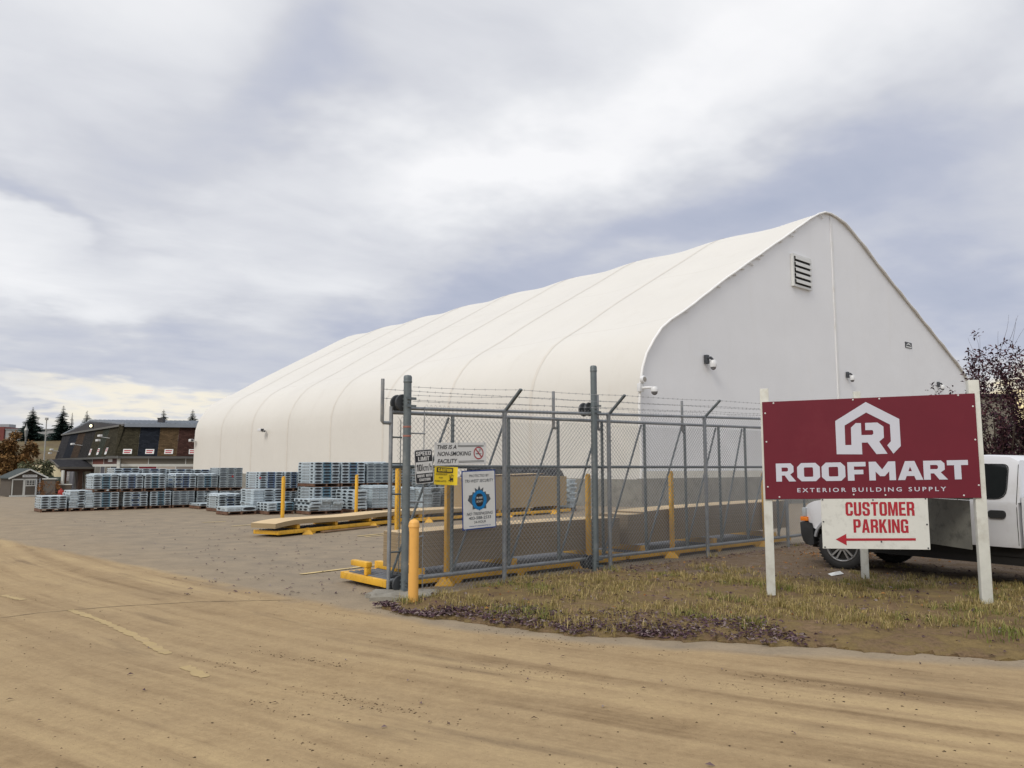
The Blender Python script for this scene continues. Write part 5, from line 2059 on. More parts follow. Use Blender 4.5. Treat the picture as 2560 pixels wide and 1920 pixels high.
def wheel(x, y, steer, label=None):
    b = MB()
    b.lathe([(.20, -.10), (.27, -.118), (.325, -.112), (.352, -.095), (.362, -.06), (WR, 0), (.362, .06), (.352, .095), (.325, .112), (.27, .118), (.20, .10)], (0, 0, 0), 40, axis='y')
    for k in range(40):
        q = 2 * math.pi * k / 40
        for y0, y1 in ((-.10, -.03), (.03, .10)):
            p0 = (WR * .992 * math.cos(q), y0, WR * .992 * math.sin(q))
            p1 = (WR * .999 * math.cos(q + .07), y1, WR * .999 * math.sin(q + .07))
            b.beam(p0, p1, .022, .012)
    ty = b.build('wheel', rubber, tr, True)
    ty.location = (x, y, WR)
    ty.rotation_euler = (0, 0, steer)
    r_ = MB()
    r_.lathe([(.235, .10), (.238, .118), (.228, .124), (.215, .112), (.205, .06), (.20, -.05)], (0, 0, 0), 40, axis='y')
    r_.lathe([(0, .105), (.045, .105), (.055, .098), (.075, .085), (.078, .05)], (0, 0, 0), 30, axis='y')
    for k in range(5):
        a0 = R(72 * k + 18)
        for da in (-.19, .19):
            pts = []
            p0 = Vector((.065 * math.cos(a0 + da * 1.4), -.088, .065 * math.sin(a0 + da * 1.4)))
            p1 = Vector((.212 * math.cos(a0 + da), -.108, .212 * math.sin(a0 + da)))
            r_.beam(p0, p1, .030, .026)
    rm = r_.build('rim', chrome, ty, True)
    h = MB()
    h.lathe([(0, .06), (.20, .055), (.2, .0)], (0, 0, 0), 30, axis='y')
    h.build('brake_disc', under_m, ty)
    for k in range(6):
        q = R(60 * k)
        h = MB()
        h.lathe([(0, .106), (.009, .104), (.010, .085)], (.04 * math.cos(q), 0, .04 * math.sin(q)), 8, axis='y')
        h.build('lug_nut', blackplast, ty)
    return ty


wheel(0, -.02, R(20))
w2 = wheel(0, 1.46, R(20))
w3 = wheel(3.33, -.02, 0)
w4 = wheel(3.33, 1.46, 0)

# ------------------------------------------------------------------ purple-leaved tree at the right edge
leaf_m = island_mat('purple_leaves', [(0.0, (.026, .010, .020)), (.4, (.052, .019, .034)), (.75, (.085, .034, .046)), (1.0, (.13, .062, .062))], .6)


def leaf(mb, p, d_, L_, wd, roll):
    """a folded, slightly curled leaf"""
    d_ = d_.normalized()
    s_ = d_.cross(Vector((0, 0, 1)))
    s_ = s_.normalized() if s_.length > .01 else Vector((1, 0, 0))
    u = s_.cross(d_)
    s2 = s_ * math.cos(roll) + u * math.sin(roll)
    u2 = u * math.cos(roll) - s_ * math.sin(roll)
    a = p
    m_ = p + d_ * L_ * .5 + u2 * L_ * .08
    t_ = p + d_ * L_ - u2 * L_ * .12
    o = len(mb.v)
    mb.v += [tuple(a), tuple(m_ + s2 * wd + u2 * wd * .4), tuple(t_), tuple(m_ - s2 * wd + u2 * wd * .4), tuple(m_)]
    mb.f += [(o, o + 1, o + 4), (o + 1, o + 2, o + 4), (o + 2, o + 3, o + 4), (o + 3, o, o + 4)]
    mb.mi += [0] * 4


def grow(rng, base, d_, L_, r, depth, wood, tips, up=.25, spread=.75):
    pts, rs = [base], [r]
    p, v = Vector(base), Vector(d_).normalized()
    n = 5
    for k in range(n):
        v = (v + Vector((rng.gauss(0, .12), rng.gauss(0, .12), rng.gauss(0, .08) + up * .12))).normalized()
        p = p + v * L_ / n
        pts.append(p.copy())
        rs.append(r * (1 - .62 * (k + 1) / n))
        if depth <= 1:
            tips.append((p.copy(), v.copy()))
    wood.tube(pts, r, 6 if depth > 1 else 4, rs=rs)
    if depth > 0:
        for q in range(rng.choice((3, 4, 4)) if depth > 1 else rng.choice((3, 4))):
            k = rng.randint(1, n)
            a = rng.uniform(0, 2 * math.pi)
            o_ = Vector((math.cos(a), math.sin(a), rng.uniform(.1, .7)))
            grow(rng, pts[k], v * (1 - spread * .55) + o_ * spread * .7, L_ * rng.uniform(.55, .8), max(rs[k] * .62, .004), depth - 1, wood, tips, up, spread)


def leafy_tree(name, label, loc, h, trunks, seed, lm, leaf_n, leaf_L, spread=.8, keep=None, depth=3, group=None, cat='tree'):
    rng = random.Random(seed)
    t = thing(name, label, cat, loc, 0, group)
    wood, tips = MB(), []
    for (dx_, dy_, vx, vy) in trunks:
        grow(rng, Vector((dx_, dy_, -.1)), Vector((vx, vy, 1)), h * .42, h * .020, depth, wood, tips, .9, spread)
    wood.build('trunk', bark, t, True)
    lf_ = MB()
    zmax = max(p.z for p, _ in tips)
    for p, v in tips:
        f = p.z / zmax
        if keep:
            if rng.random() > keep(f):
                continue
        for q in range(leaf_n):
            o_ = Vector((rng.gauss(0, 1), rng.gauss(0, 1), rng.gauss(-.2, .8)))
            leaf(lf_, p + Vector((rng.gauss(0, .05), rng.gauss(0, .05), rng.gauss(0, .05))), v * .6 + o_ * .7, leaf_L * rng.uniform(.7, 1.25), leaf_L * rng.uniform(.16, .26), rng.uniform(-1, 1))
    lf_.build('crown', lm, t)
    return t


leafy_tree('purple_leaf_tree', 'purple leaved tree with bare upper twigs behind the white pickup truck', (11.35, 17.0, 0), 5.1,
           [(0, 0, -.18, .05), (.15, .1, .10, .1), (.3, -.05, .35, -.1), (-.1, .1, -.30, -.1), (.35, .15, .5, .2), (.1, .2, .0, .25)], 11, leaf_m, 7, .105, .66, lambda f: 1.0 if f < .70 else max(.12, 1.15 - (f - .70) * 3.6))

# ------------------------------------------------------------------ shop building with shingle samples, far left
GB = -1.35                                   # ground level there
CX, CY = -40.65, 80.0                        # corner between its two visible faces
LD = Vector((-.646, .763, 0))                # along the left face, away
RD = Vector((.982, .19, 0))                  # along the right face
SHL = dict(olive=(.040, .036, .024), navy=(.016, .019, .026), tan=(.085, .058, .033), red=(.050, .026, .022), char=(.028, .027, .027), green=(.036, .042, .033), brown=(.052, .036, .026), slate=(.034, .034, .038))
SM = {k: shingle_mat('shingles_' + k, v) for k, v in SHL.items()}
shop = thing('shop_building', 'low shop building with a mansard of differently coloured shingle panels', 'building', (CX, CY, GB), 0)
eave, top_m, ridge = 2.94 - GB, 6.1 - GB, 7.2 - GB
LL, RL_ = 31.6, 24.0
LN = Vector((-LD.y, LD.x, 0)) * 1.0          # outward normal of the left face
if LN.dot(Vector((0, -1, 0))) < 0:
    LN = -LN
RN = Vector((RD.y, -RD.x, 0))


def wallpt(D_, t_, z, out=0.0, N_=None):
    p = D_ * t_ + (N_ * out if N_ else Vector((0, 0, 0)))
    return (p.x, p.y, z)


def panel_quad(mb, D_, N_, t0, t1, z0, z1, o0, o1, m=0):
    a, b_, c, d_ = wallpt(D_, t0, z0, o0, N_), wallpt(D_, t1, z0, o0, N_), wallpt(D_, t1, z1, o1, N_), wallpt(D_, t0, z1, o1, N_)
    mb.quad(a, b_, c, d_, m)


def uvquad(o, w_, h_, u0=0.0):
    me = o.data
    l_ = me.uv_layers.new(name='uv')
    cs_ = [(u0, 0), (u0 + w_, 0), (u0 + w_, h_), (u0, h_)]
    for pl in me.polygons:
        for k, li in enumerate(pl.loop_indices):
            l_.data[li].uv = cs_[k % 4]


core = MB()
far = LD * LL + RD * RL_
core.add([(0, 0, -.5), tuple(RD * RL_ + Vector((0, 0, -.5))), tuple(far + Vector((0, 0, -.5))), tuple(LD * LL + Vector((0, 0, -.5))),
          (0, 0, eave), tuple(RD * RL_ + Vector((0, 0, eave))), tuple(far + Vector((0, 0, eave))), tuple(LD * LL + Vector((0, 0, eave)))],
         [(0, 1, 5, 4), (1, 2, 6, 5), (2, 3, 7, 6), (3, 0, 4, 7), (4, 5, 6, 7)])
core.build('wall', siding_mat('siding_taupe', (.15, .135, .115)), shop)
# mansard panels; the lower edge stands out, the top leans back
SL0, SL1 = .45, -.35
for nm, D_, N_, spans in (('left', LD, LN, [('olive', 0, 5.95), ('green', 5.95, 8.7), ('olive', 8.7, 12.4), ('char', 12.4, 17.7), ('brown', 17.7, 21.8), ('navy', 21.8, 26.6), ('slate', 26.6, 31.6)]),
                          ('right', RD, RN, [('olive', -.3, 1.83), ('navy', 1.83, 3.78), ('tan', 3.78, 5.64), ('red', 5.64, 7.6), ('char', 7.6, 24.0)])):
    for col, t0, t1 in spans:
        b = MB()
        panel_quad(b, D_, N_, t0, t1 - .01, eave - .1, top_m, SL0, SL1)
        o = b.build('shingle_panel', SM[col], shop)
        uvquad(o, t1 - t0, top_m - eave + .6, t0)
    b = MB()
    panel_quad(b, D_, N_, -1.2, spans[-1][2], eave - .35, eave - .1, .42, .42)
    panel_quad(b, D_, N_, -1.2, spans[-1][2], eave - .36, eave - .35, .0, .42)
    b.build('fascia', mat('grey_fascia', (.10, .10, .095), .7, .1, 2), shop)
# hip over the corner so both slopes meet
hipm = MB()
a0 = Vector(wallpt(LD, 0, eave - .1, SL0, LN))
b0 = Vector(wallpt(RD, -.3, eave - .1, SL0, RN))
a1 = Vector(wallpt(LD, 0, top_m, SL1, LN))
b1 = Vector(wallpt(RD, -.3, top_m, SL1, RN))
hipm.quad(tuple(a0), tuple(b0), tuple(b1), tuple(a1))
o = hipm.build('shingle_panel', SM['olive'], shop)
uvquad(o, 1.4, 3.6)
# trim, boards and siding strips under the eaves
cp = MB()
cp.box(-.16, .16, -.16, .16, 0, eave - .36)
cp.build('corner_board', trim_w, shop)
zt0, zt1 = 1.75 - GB, 2.02 - GB
for D_, N_, ln in ((LD, LN, 11.6), (RD, RN, 20)):
    b = MB()
    panel_quad(b, D_, N_, .1, ln, zt0, zt1, .06, .06)
    b.build('trim_band', trim_w, shop)
SIDE = [(LD, LN, [((.085, .035, .03), .15, 6.2, 0), ((.16, .05, .035), 6.4, 11.6, 0), ((.05, .055, .07), .3, 3.1, 1), ((.17, .15, .12), 3.3, 5.5, 1), ((.075, .078, .095), 5.7, 7.6, 1), ((.17, .165, .15), 7.8, 10.1, 1)]),
        (RD, RN, [((.245, .21, .165), .2, 2.80, 0), ((.155, .145, .12), 2.9, 6.45, 0), ((.21, .19, .155), 6.6, 12, 0), ((.15, .14, .11), .2, 1.85, 1), ((.17, .01, .018), 1.95, 3.65, 1), ((.46, .40, .345), 3.75, 5.5, 1), ((.27, .235, .205), 5.6, 12, 1)])]
# the band nearest the corner on the left face is red siding, then rust
n_ = 0
for D_, N_, it in SIDE:
    for col, t0, t1, lowrow in it:
        b = MB()
        z0, z1 = (zt1, eave - .36) if not lowrow else (.2, zt0)
        panel_quad(b, D_, N_, t0, t1, z0, z1, .035, .035)
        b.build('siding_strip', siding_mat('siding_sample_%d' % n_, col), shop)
        n_ += 1
        b = MB()
        panel_quad(b, D_, N_, t1, t1 + (.18 if D_ is LD else .09), z0, z1, .06, .06)
        b.build('siding_divider', trim_w, shop)
# white name boards under the shingle samples
for D_, N_, t_, wd in ((LD, LN, 4.1, .9), (LD, LN, 7.8, .9), (LD, LN, 11.6, .9), (RD, RN, .85, .85), (RD, RN, 3.0, .85), (RD, RN, 4.85, .85), (RD, RN, 7.25, .85)):
    f = lambda z: SL0 + (SL1 - SL0) * (z - (eave - .1)) / (top_m - eave + .1) + .05
    b = MB()
    z0, z1 = eave + .12, eave + (.62 if D_ is RD else .85)
    panel_quad(b, D_, N_, t_ - wd / 2, t_ + wd / 2, z0, z1, f(z0), f(z1))
    pl_ = b.build('name_board', sign_white, shop)
    b = MB()
    for q in range(2):
        za = z1 - .10 - .2 * q
        zb = za - .11
        panel_quad(b, D_, N_, t_ - wd * .38, t_ + wd * (.38 if q == 0 else .30), zb, za, f(zb) + .01, f(za) + .01)
    b.build('red_lettering', red_vinyl, pl_)
b = MB()
panel_quad(b, LD, LN, 2.6, 4.4, zt1 + .25, zt1 + .7, .06, .06)
pl_ = b.build('address_board', sign_white, shop)
# low metal roof with a dark gable on the left face
b = MB()
g0 = Vector(wallpt(LD, -.3, top_m, SL1 + .1, LN))
g1 = Vector(wallpt(LD, LL, top_m, SL1 + .1, LN))
gm_ = (g0 + g1) / 2
gm_.z = ridge
rr = RD * 30
b.add([tuple(g0), tuple(g1), tuple(gm_)], [(0, 1, 2)])
b.build('gable_wall', mat('dark_gable', (.045, .043, .048), .8, .1, 1), shop)
b = MB()
for p, q in ((g0, gm_), (gm_, g1)):
    lift = Vector((0, 0, .12))
    b.quad(tuple(p + lift), tuple(p + rr + lift), tuple(q + rr + lift), tuple(q + lift))
    b.quad(tuple(p - lift), tuple(p + lift), tuple(q + lift), tuple(q - lift))
b.quad(tuple(g0 - lift * 2), tuple(g0 + rr - lift * 2), tuple(g0 + rr + lift), tuple(g0 + lift))
b.build('roof', mat('grey_metal_roof', (.22, .25, .29), .4, .1, .6, .4), shop)
b = MB()
n = 60
for k in range(n):
    p = g0 + rr * (k / n)
    q = gm_ + rr * (k / n)
    b.beam(tuple(p + Vector((0, 0, .16))), tuple(q + Vector((0, 0, .16))), .05, .07)
b.build('roof_ribs', mat('grey_metal_roof', (.22, .25, .29)), shop)
b = MB()
b.beam(tuple(g0 + LN * .1 + Vector((0, 0, -.05))), tuple(g1 + LN * .1 + Vector((0, 0, -.05))), .14, .2)
b.build('gable_trim', mat('grey_trim', (.13, .13, .125), .7, .1, 2), shop)
v0 = g0 + RD * 4.4 + LD * 3
b = MB()
b.box(v0.x - .28, v0.x + .28, v0.y - .3, v0.y + .3, top_m + .1, top_m + .80)
b.box(v0.x - .33, v0.x + .33, v0.y - .35, v0.y + .35, top_m + .80, top_m + .88)
b.build('roof_vent', mat('dark_vent_box', (.05, .05, .055), .6, .15, 2), shop)
v0 = g0 + RD * 22 + LD * 6
b = MB()
b.lathe([(.16, 0), (.16, .75), (.34, .78), (.34, 1.0), (.1, 1.12), (0, 1.12)], (v0.x, v0.y, top_m + .1), 12)
b.build('roof_pipe', mat('dark_vent_box', (.05, .05, .055)), shop, True)
# the lit wall lamp on the gable
p = g0.lerp(g1, .44)
p.z = top_m + .42
lampv = thing('wall_lamp', 'lit yellow white lamp on the dark gable of the shop building', 'lamp', (CX + p.x + LN.x * .2, CY + p.y + LN.y * .2, GB + p.z), 0)
b = MB()
b.bbox(-.2, .2, -.12, .12, -.18, .22, .05)
b.build('housing', cam_dark, lampv)
b = MB()
b.lathe([(0, .12), (.09, .10), (.14, .04), (.15, 0)], (0, -.12, 0), 14, axis='y')
b.build('lit_lens', mat('lit_lamp_glass', (1.0, .86, .5), .3, .02, 2, emit=3.5), lampv, True)
# floodlights on the mansard
for D_, N_, t_, z, lab in ((LD, LN, 4.0, top_m - 1.2, 'pair of white floodlights near the corner of the shingled mansard'), (LD, LN, 17.2, top_m - 1.7, 'single white floodlight midway along the shingled mansard'), (LD, LN, 30.6, top_m - 2.2, 'white floodlights at the far end of the shingled mansard')):
    q = Vector(wallpt(D_, t_, z, 1.0, N_))
    t = thing('floodlight', lab, 'floodlight', (CX + q.x, CY + q.y, GB + q.z), math.atan2(LD.y, LD.x), 'floodlights on the shop roof')
    b = MB()
    b.tube([(0, -.9, -.1), (0, .0, .0)], .03, 6)
    b.build('arm', cam_white, t)
    for k, (x, z_) in enumerate(((-.35, .12), (.45, -.35)) if t_ != 17.2 else ((0, .05),)):
        b = MB()
        b.bbox(x - .5, x + .5, .0, .3, z_ - .11, z_ + .11, .04)
        b.build('lamp_head', cam_white, t)
# porch
porch = thing('porch', 'brown timber porch with a small shingled gable in front of the shop building', 'porch', (CX + LD.x * 11.2, CY + LD.y * 11.2, GB), math.atan2(LD.y, LD.x))
pg, pdp, ph, pe, pa = 9.5, 3.05, 2.55, 3.1, 3.95        # width, depth, underside, eave, apex
for x, y in ((.25, pdp - .2), (pg - .3, pdp - .2), (.25, 1.25)):
    b = MB()
    b.box(x - .24, x + .24, y - .2, y + .2, -.1, ph)
    b.build('column', wood_br, porch)
b = MB()
b.box(-.05, pg + .05, pdp - .38, pdp - .05, ph, pe - .05)
b.box(-.02, .35, .02, pdp - .4, ph, pe - .06)
b.build('beam', wood_br, porch)
b = MB()
b.quad((-.5, -.2, pe - .06), (-.5, pdp + .5, pe - .06), (pg / 2, pdp + .5, pa), (pg / 2, -.2, pa))
b.quad((pg / 2, -.2, pa), (pg / 2, pdp + .5, pa), (pg + .5, pdp + .5, pe - .06), (pg + .5, -.2, pe - .06))
o = b.build('roof', SM['slate'], porch)
uvquad(o, 4, 5)
b = MB()
b.beam((-.5, pdp + .52, pe - .12), (pg / 2, pdp + .52, pa - .06), .1, .26)
b.beam((pg / 2, pdp + .52, pa - .06), (pg + .5, pdp + .52, pe - .12), .1, .26)
b.box(-.58, -.48, -.2, pdp + .46, pe - .26, pe - .02)
b.build('fascia', mat('porch_fascia', (.115, .105, .09), .8, .1, 2), porch)
b = MB()
b.add([(0, pdp - .02, pe - .06), (pg, pdp - .02, pe - .06), (pg / 2, pdp - .02, pa - .12)], [(0, 1, 2)])
b.build('gable_board', wood_br, porch)
# windows and door under the porch: set in the shop wall
for t0, t1, z0, z1, m_, nm in ((24.0, 27.2, 1.3, 2.75, mat('white_window_glass', (.40, .40, .46), .2, .1, 1), 'window'), (12.0, 15.2, .1, 2.75, mat('dim_doorway', (.075, .082, .078), .3, .2, 1), 'door'), (20.5, 23.6, .1, 2.8, siding_mat('siding_pale_grey', (.26, .265, .30)), 'siding_strip'), (16.0, 19.8, .1, 2.8, siding_mat('siding_brown', (.11, .075, .07)), 'siding_strip')):
    b = MB()
    panel_quad(b, LD, LN, t0, t1, z0, z1, .05, .05)
    wn = b.build(nm, m_, shop)
    b = MB()
    for (a, c, e0, e1) in ((t0 - .15, t0, z0, z1), (t1, t1 + .15, z0, z1), (t0 - .15, t1 + .15, z1, z1 + .15)):
        panel_quad(b, LD, LN, a, c, e0, e1, .08, .08)
    if nm == 'window':
        panel_quad(b, LD, LN, t0, t1, (z0 + z1) / 2 - .04, (z0 + z1) / 2 + .04, .08, .08)
    b.build('trim', trim_w, wn)

# dark board fence with a white cap, shrub and pale hoarding between shed and shop
t = thing('board_fence', 'dark board fence with a white cap between the shed and the porch', 'fence', (-47.4, 77.5, gz(0, 77.5)), math.atan2(.1, 1))
b = MB()
b.box(0, 3.2, 0, .12, -.2, 1.15)
b.build('boards', siding_mat('fence_brown', (.085, .068, .052)), t)
b = MB()
b.box(-.05, 3.25, -.03, .15, 1.15, 1.24)
b.box(2.2, 2.42, -.06, .18, 1.24, 2.6)
b.build('cap', trim_w, t)
b = MB()
b.box(-.1, 2.2, .02, .10, 1.24, 1.95)
b.build('green_screen', mat('dark_green_screen', (.045, .06, .05), .7, .2, 3), t)
t = thing('hoarding', 'pale yellow hoarding behind the leafy shrub left of the porch', 'hoarding', (-54.6, 88.0, GB), 0)
b = MB()
b.box(0, 3.4, 0, .1, 1.3, 3.25)
b.build('board', mat('pale_yellow_board', (.70, .63, .43), .6, .1, .7), t)
b = MB()
for x in (.4, 2.9):
    b.box(x, x + .12, .1, .22, -.1, 3.1)
b.build('stand', galv_dark, t)

# garden shed
t = thing('garden_shed', 'small brown garden shed with white trim and a nine pane door', 'shed', (-48.45, 75.0, gz(0, 75)), R(46))
sw_, sd_, sh_ = 2.75, 4.0, 1.85
b = MB()
b.prism([(0, 0), (sw_, 0), (sw_, sh_), (sw_ / 2 + .1, sh_ + .72), (0, sh_)], 0, sd_)
b.build('wall', siding_mat('shed_brown', (.098, .082, .066)), t)
b = MB()
for a, c in (((-.30, sh_ - .12), (sw_ / 2 + .1, sh_ + .78)), ((sw_ / 2 + .1, sh_ + .78), (sw_ + .35, sh_ - .05))):
    b.prism([(a[0], a[1]), (c[0], c[1]), (c[0], c[1] + .09), (a[0], a[1] + .09)], -.25, sd_ + .2)
b.build('roof', mat('grey_green_shingle', (.042, .055, .055), .95, .25, 4), t)
b = MB()
b.beam((-.3, -.28, sh_ - .12), (sw_ / 2 + .1, -.28, sh_ + .78), .04, .14)
b.beam((sw_ / 2 + .1, -.28, sh_ + .78), (sw_ + .35, -.28, sh_ - .05), .04, .14)
b.build('trim', trim_w, t)
b = MB()
b.box(-.1, sw_ + .2, -.12, .0, -.02, .14)
b.build('skid', trim_w, t)
d_ = MB()
d_.box(.12, 2.05, -.05, -.003, .14, 1.62)
door = d_.build('door', siding_mat('shed_door_brown', (.115, .098, .08)), t)
b = MB()
for a, c, e0, e1 in ((.05, .15, .14, 1.70), (1.0, 1.20, .14, 1.70), (2.05, 2.2, .14, 1.70), (.15, 2.05, 1.60, 1.72), (1.2, 2.05, 1.0, 1.08)):
    b.box(a, c, -.085, -.052, e0, e1)
b.build('door_trim', trim_w, door)
b = MB()
b.box(1.28, 1.98, -.075, -.053, 1.10, 1.56)
wn = b.build('window', mat('dark_pane', (.03, .033, .035), .15, .1, 2), door)
b = MB()
for k in range(4):
    x = 1.28 + .70 * k / 3
    b.box(x - .02, x + .02, -.095, -.077, 1.06, 1.6)
for k in range(4):
    z = 1.10 + .46 * k / 3
    b.box(1.26, 2.0, -.103, -.096, z - .018, z + .018)
b.build('glazing_bars', trim_w, wn)
b = MB()
b.box(.9, 2.15, -.14, -.01, sh_ + .02, sh_ + .26)
sb = b.build('sign_board', sign_white, t)
b = MB()
for k in range(9):
    b.box(1.0 + k * .12, 1.08 + k * .12, -.145, -.142, sh_ + .10, sh_ + .19)
b.build('lettering', sign_grey, sb)
t = thing('wall_panel_stand', 'stack of brown siding samples leaning at the side of the garden shed', 'samples', (-46.3, 76.6, gz(0, 75)), .3)
b = MB()
b.box(0, 1.05, 0, .5, 0, 1.65)
b.build('panel', siding_mat('sample_brown', (.12, .105, .09)), t)
b = MB()
b.box(-.1, 1.15, -.1, .6, 1.65, 1.75)
b.build('cap', trim_w, t)
t = thing('ladder', 'grey ladder leaning against the garden shed beside its door', 'ladder', (-46.75, 76.0, gz(0, 75)), R(46))
b = MB()
for x in (0, .34):
    b.beam((x, -.35, 0), (x + .12, .18, 1.75), .06, .05)
for k in range(7):
    f = (k + .5) / 7
    b.beam((.12 * f, -.35 + .53 * f, 1.75 * f), (.34 + .12 * f, -.35 + .53 * f, 1.75 * f), .04, .03)
b.build('frame', galv, t)
t = thing('red_canister', 'small red canister standing by the brown fence left of the pallets', 'canister', (-43.0, 74.0, gz(0, 74)), 0)
b = MB()
b.lathe([(.22, 0), (.24, .05), (.24, .55), (.16, .66), (.08, .70), (.08, .82), (0, .84)], (0, 0, 0), 16)
b.build('body', mat('red_paint', (.45, .03, .02), .4, .1, 3), t, True)

# ------------------------------------------------------------------ trees, shrubs and far plateau
spruce_m = island_mat('spruce_needles', [(0.0, (.010, .022, .020)), (.5, (.018, .036, .030)), (1.0, (.034, .056, .042))], .8)
rust_m = island_mat('autumn_leaves', [(0.0, (.105, .055, .022)), (.5, (.175, .092, .032)), (.85, (.23, .13, .045)), (1.0, (.27, .18, .075))], .8)
shrub_m = island_mat('shrub_leaves', [(0.0, (.06, .075, .04)), (.6, (.12, .13, .07)), (1.0, (.22, .20, .12))], .8)
bronze_m = island_mat('bronze_leaves', [(0.0, (.04, .032, .028)), (1.0, (.09, .065, .055))], .8)


def spruce(label, loc, h, r, seed, ragged=0.0, m_=None, name='spruce_tree'):
    rng = random.Random(seed)
    t = thing(name, label, 'tree', loc, 0, 'trees on the far plateau')
    b = MB()
    b.tube([(0, 0, -.3), (0, 0, h * .5), (0, 0, h)], .2, 6, rs=[h * .022, h * .014, .02])
    b.build('trunk', bark, t, True)
    c = MB()
    lv_ = 22
    for k in range(lv_):
        f = (k + .5) / lv_
        z = h * (.05 + .95 * f)
        rr_ = r * (1 - f) ** .85 * rng.uniform(.82, 1.12) + .06
        nb = max(5, int(13 * (1 - f) + 4))
        for q in range(nb):
            if rng.random() < ragged:
                continue
            a = rng.uniform(0, 2 * math.pi)
            L_ = rr_ * rng.uniform(.72, 1.1)
            d_ = Vector((math.cos(a), math.sin(a), 0))
            s_ = Vector((-math.sin(a), math.cos(a), 0))
            n = 5
            for e_ in range(n):
                u = (e_ + .3) / n
                p = d_ * L_ * u + Vector((0, 0, z - L_ * .30 * u + L_ * .12 * u * u))
                ln = L_ / n * 1.7
                wd = L_ * .24 * (1.15 - u) + .08
                for sg in (-1, 1):
                    o = len(c.v)
                    tip = p + d_ * ln * .8 + s_ * sg * wd * 1.5 - Vector((0, 0, wd * rng.uniform(.2, 1.0)))
                    c.v += [tuple(p - s_ * sg * wd * .2 + Vector((0, 0, wd * .35))), tuple(p + d_ * ln * .5 + Vector((0, 0, wd * .25))), tuple(tip), tuple(p + s_ * sg * wd * .9 - Vector((0, 0, wd * .5)))]
                    c.f.append((o, o + 1, o + 2, o + 3))
                    c.mi.append(0)
    c.build('crown', m_ or spruce_m, t)
    return t


PZ = 8.2
for label, x, y, h, r, sd_, rg in (
        ('broad dark spruce on the far plateau behind the street lamp', -116.7, 187, 8.2, 3.7, 1, .05),
        ('tallest pointed spruce on the far plateau, between the lamp posts and the shop', -109.3, 187, 8.6, 3.2, 2, .05),
        ('ragged short conifer behind the lit gable of the shop', -105.1, 190, 7.6, 2.5, 4, .3),
        ('small spruce top over the shop roof, left of the roof pipe', -86.2, 190, 7.9, 2.9, 5, .1),
        ('small spruce top over the shop roof beside the far tent edge', -79.0, 190, 7.9, 2.8, 6, .1)):
    spruce(label, (x, y, PZ - .1), h, r, sd_, rg)


def puff_tree(name, label, loc, h, lobes, seed, lm, n, L_, cat='tree', group=None, stems=3):
    """crown of loose leaf clumps on several limbs; lobes = (x, y, z, rx, rz)"""
    rng = random.Random(seed)
    t = thing(name, label, cat, loc, 0, group)
    w_ = MB()
    for (x, y, z, rx_, rz_) in lobes:
        for q in range(stems):
            w_.tube([(x * .15 + rng.uniform(-.15, .15), y * .15, -.2), (x * .5 + rng.uniform(-.2, .2), y * .5, z * .5), (x + rng.uniform(-rx_, rx_) * .5, y + rng.uniform(-rx_, rx_) * .5, z + rz_ * rng.uniform(-.2, .7))], .1, 5,
                    rs=[h * .02, h * .012, h * .003])
    w_.build('trunk', bark, t, True)
    c = MB()
    for (x, y, z, rx_, rz_) in lobes:
        sub = [(Vector((rng.gauss(0, .5), rng.gauss(0, .5), rng.gauss(0, .5))), rng.uniform(.25, .5)) for _ in range(12)]
        for q in range(n):
            ctr, sr = rng.choice(sub)
            v = Vector((rng.gauss(0, 1), rng.gauss(0, 1), rng.gauss(0, 1))).normalized() * sr * rng.random() ** .5
            v = ctr + v
            p = Vector((x + v.x * rx_, y + v.y * rx_, z + v.z * rz_))
            if p.z < .1:
                continue
            leaf(c, p, Vector((rng.gauss(0, 1), rng.gauss(0, 1), rng.gauss(0, .8))), L_ * rng.uniform(.7, 1.3), L_ * .3, rng.uniform(-1, 1))
    c.build('crown', lm, t)
    return t


spruce_like = spruce('slim brown poplar standing beside the lit gable of the shop', (-108.2, 189, PZ - .1), 7.0, .85, 9, .25, bronze_m, 'poplar_tree')
puff_tree('autumn_tree', 'big rust brown autumn tree behind the garden shed', (-60.6, 92.5, GB), 6.9,
          [(0, 0, 3.6, 2.6, 2.8), (-2.6, .5, 3.2, 2.2, 2.6), (1.7, -.2, 2.9, 1.8, 2.4), (.6, 0, 4.9, 1.5, 1.5)], 21, rust_m, 2600, .38)
puff_tree('autumn_tree', 'smaller rust brown autumn tree at the left edge beyond the shed', (-66.5, 95, GB), 6.0,
          [(0, 0, 3.4, 2.4, 2.6), (-2.6, .5, 3.0, 2.4, 2.4)], 22, rust_m, 2600, .38)
puff_tree('leafy_shrub', 'pale green leafy shrub in front of the yellow hoarding', (-51.6, 84.0, GB), 3.4,
          [(0, 0, 2.6, 1.2, 1.1), (1.3, 0, 2.4, .9, 1.0)], 23, shrub_m, 900, .24, 'shrub')
puff_tree('autumn_shrub', 'orange autumn shrub between the shed and the pallets', (-44.3, 73.0, gz(0, 73)), 1.6,
          [(0, 0, .8, .6, .8), (1.3, .3, .7, .7, .7)], 24, island_mat('orange_leaves', [(0.0, (.14, .06, .02)), (1.0, (.28, .13, .04))], .8), 350, .12, 'shrub')

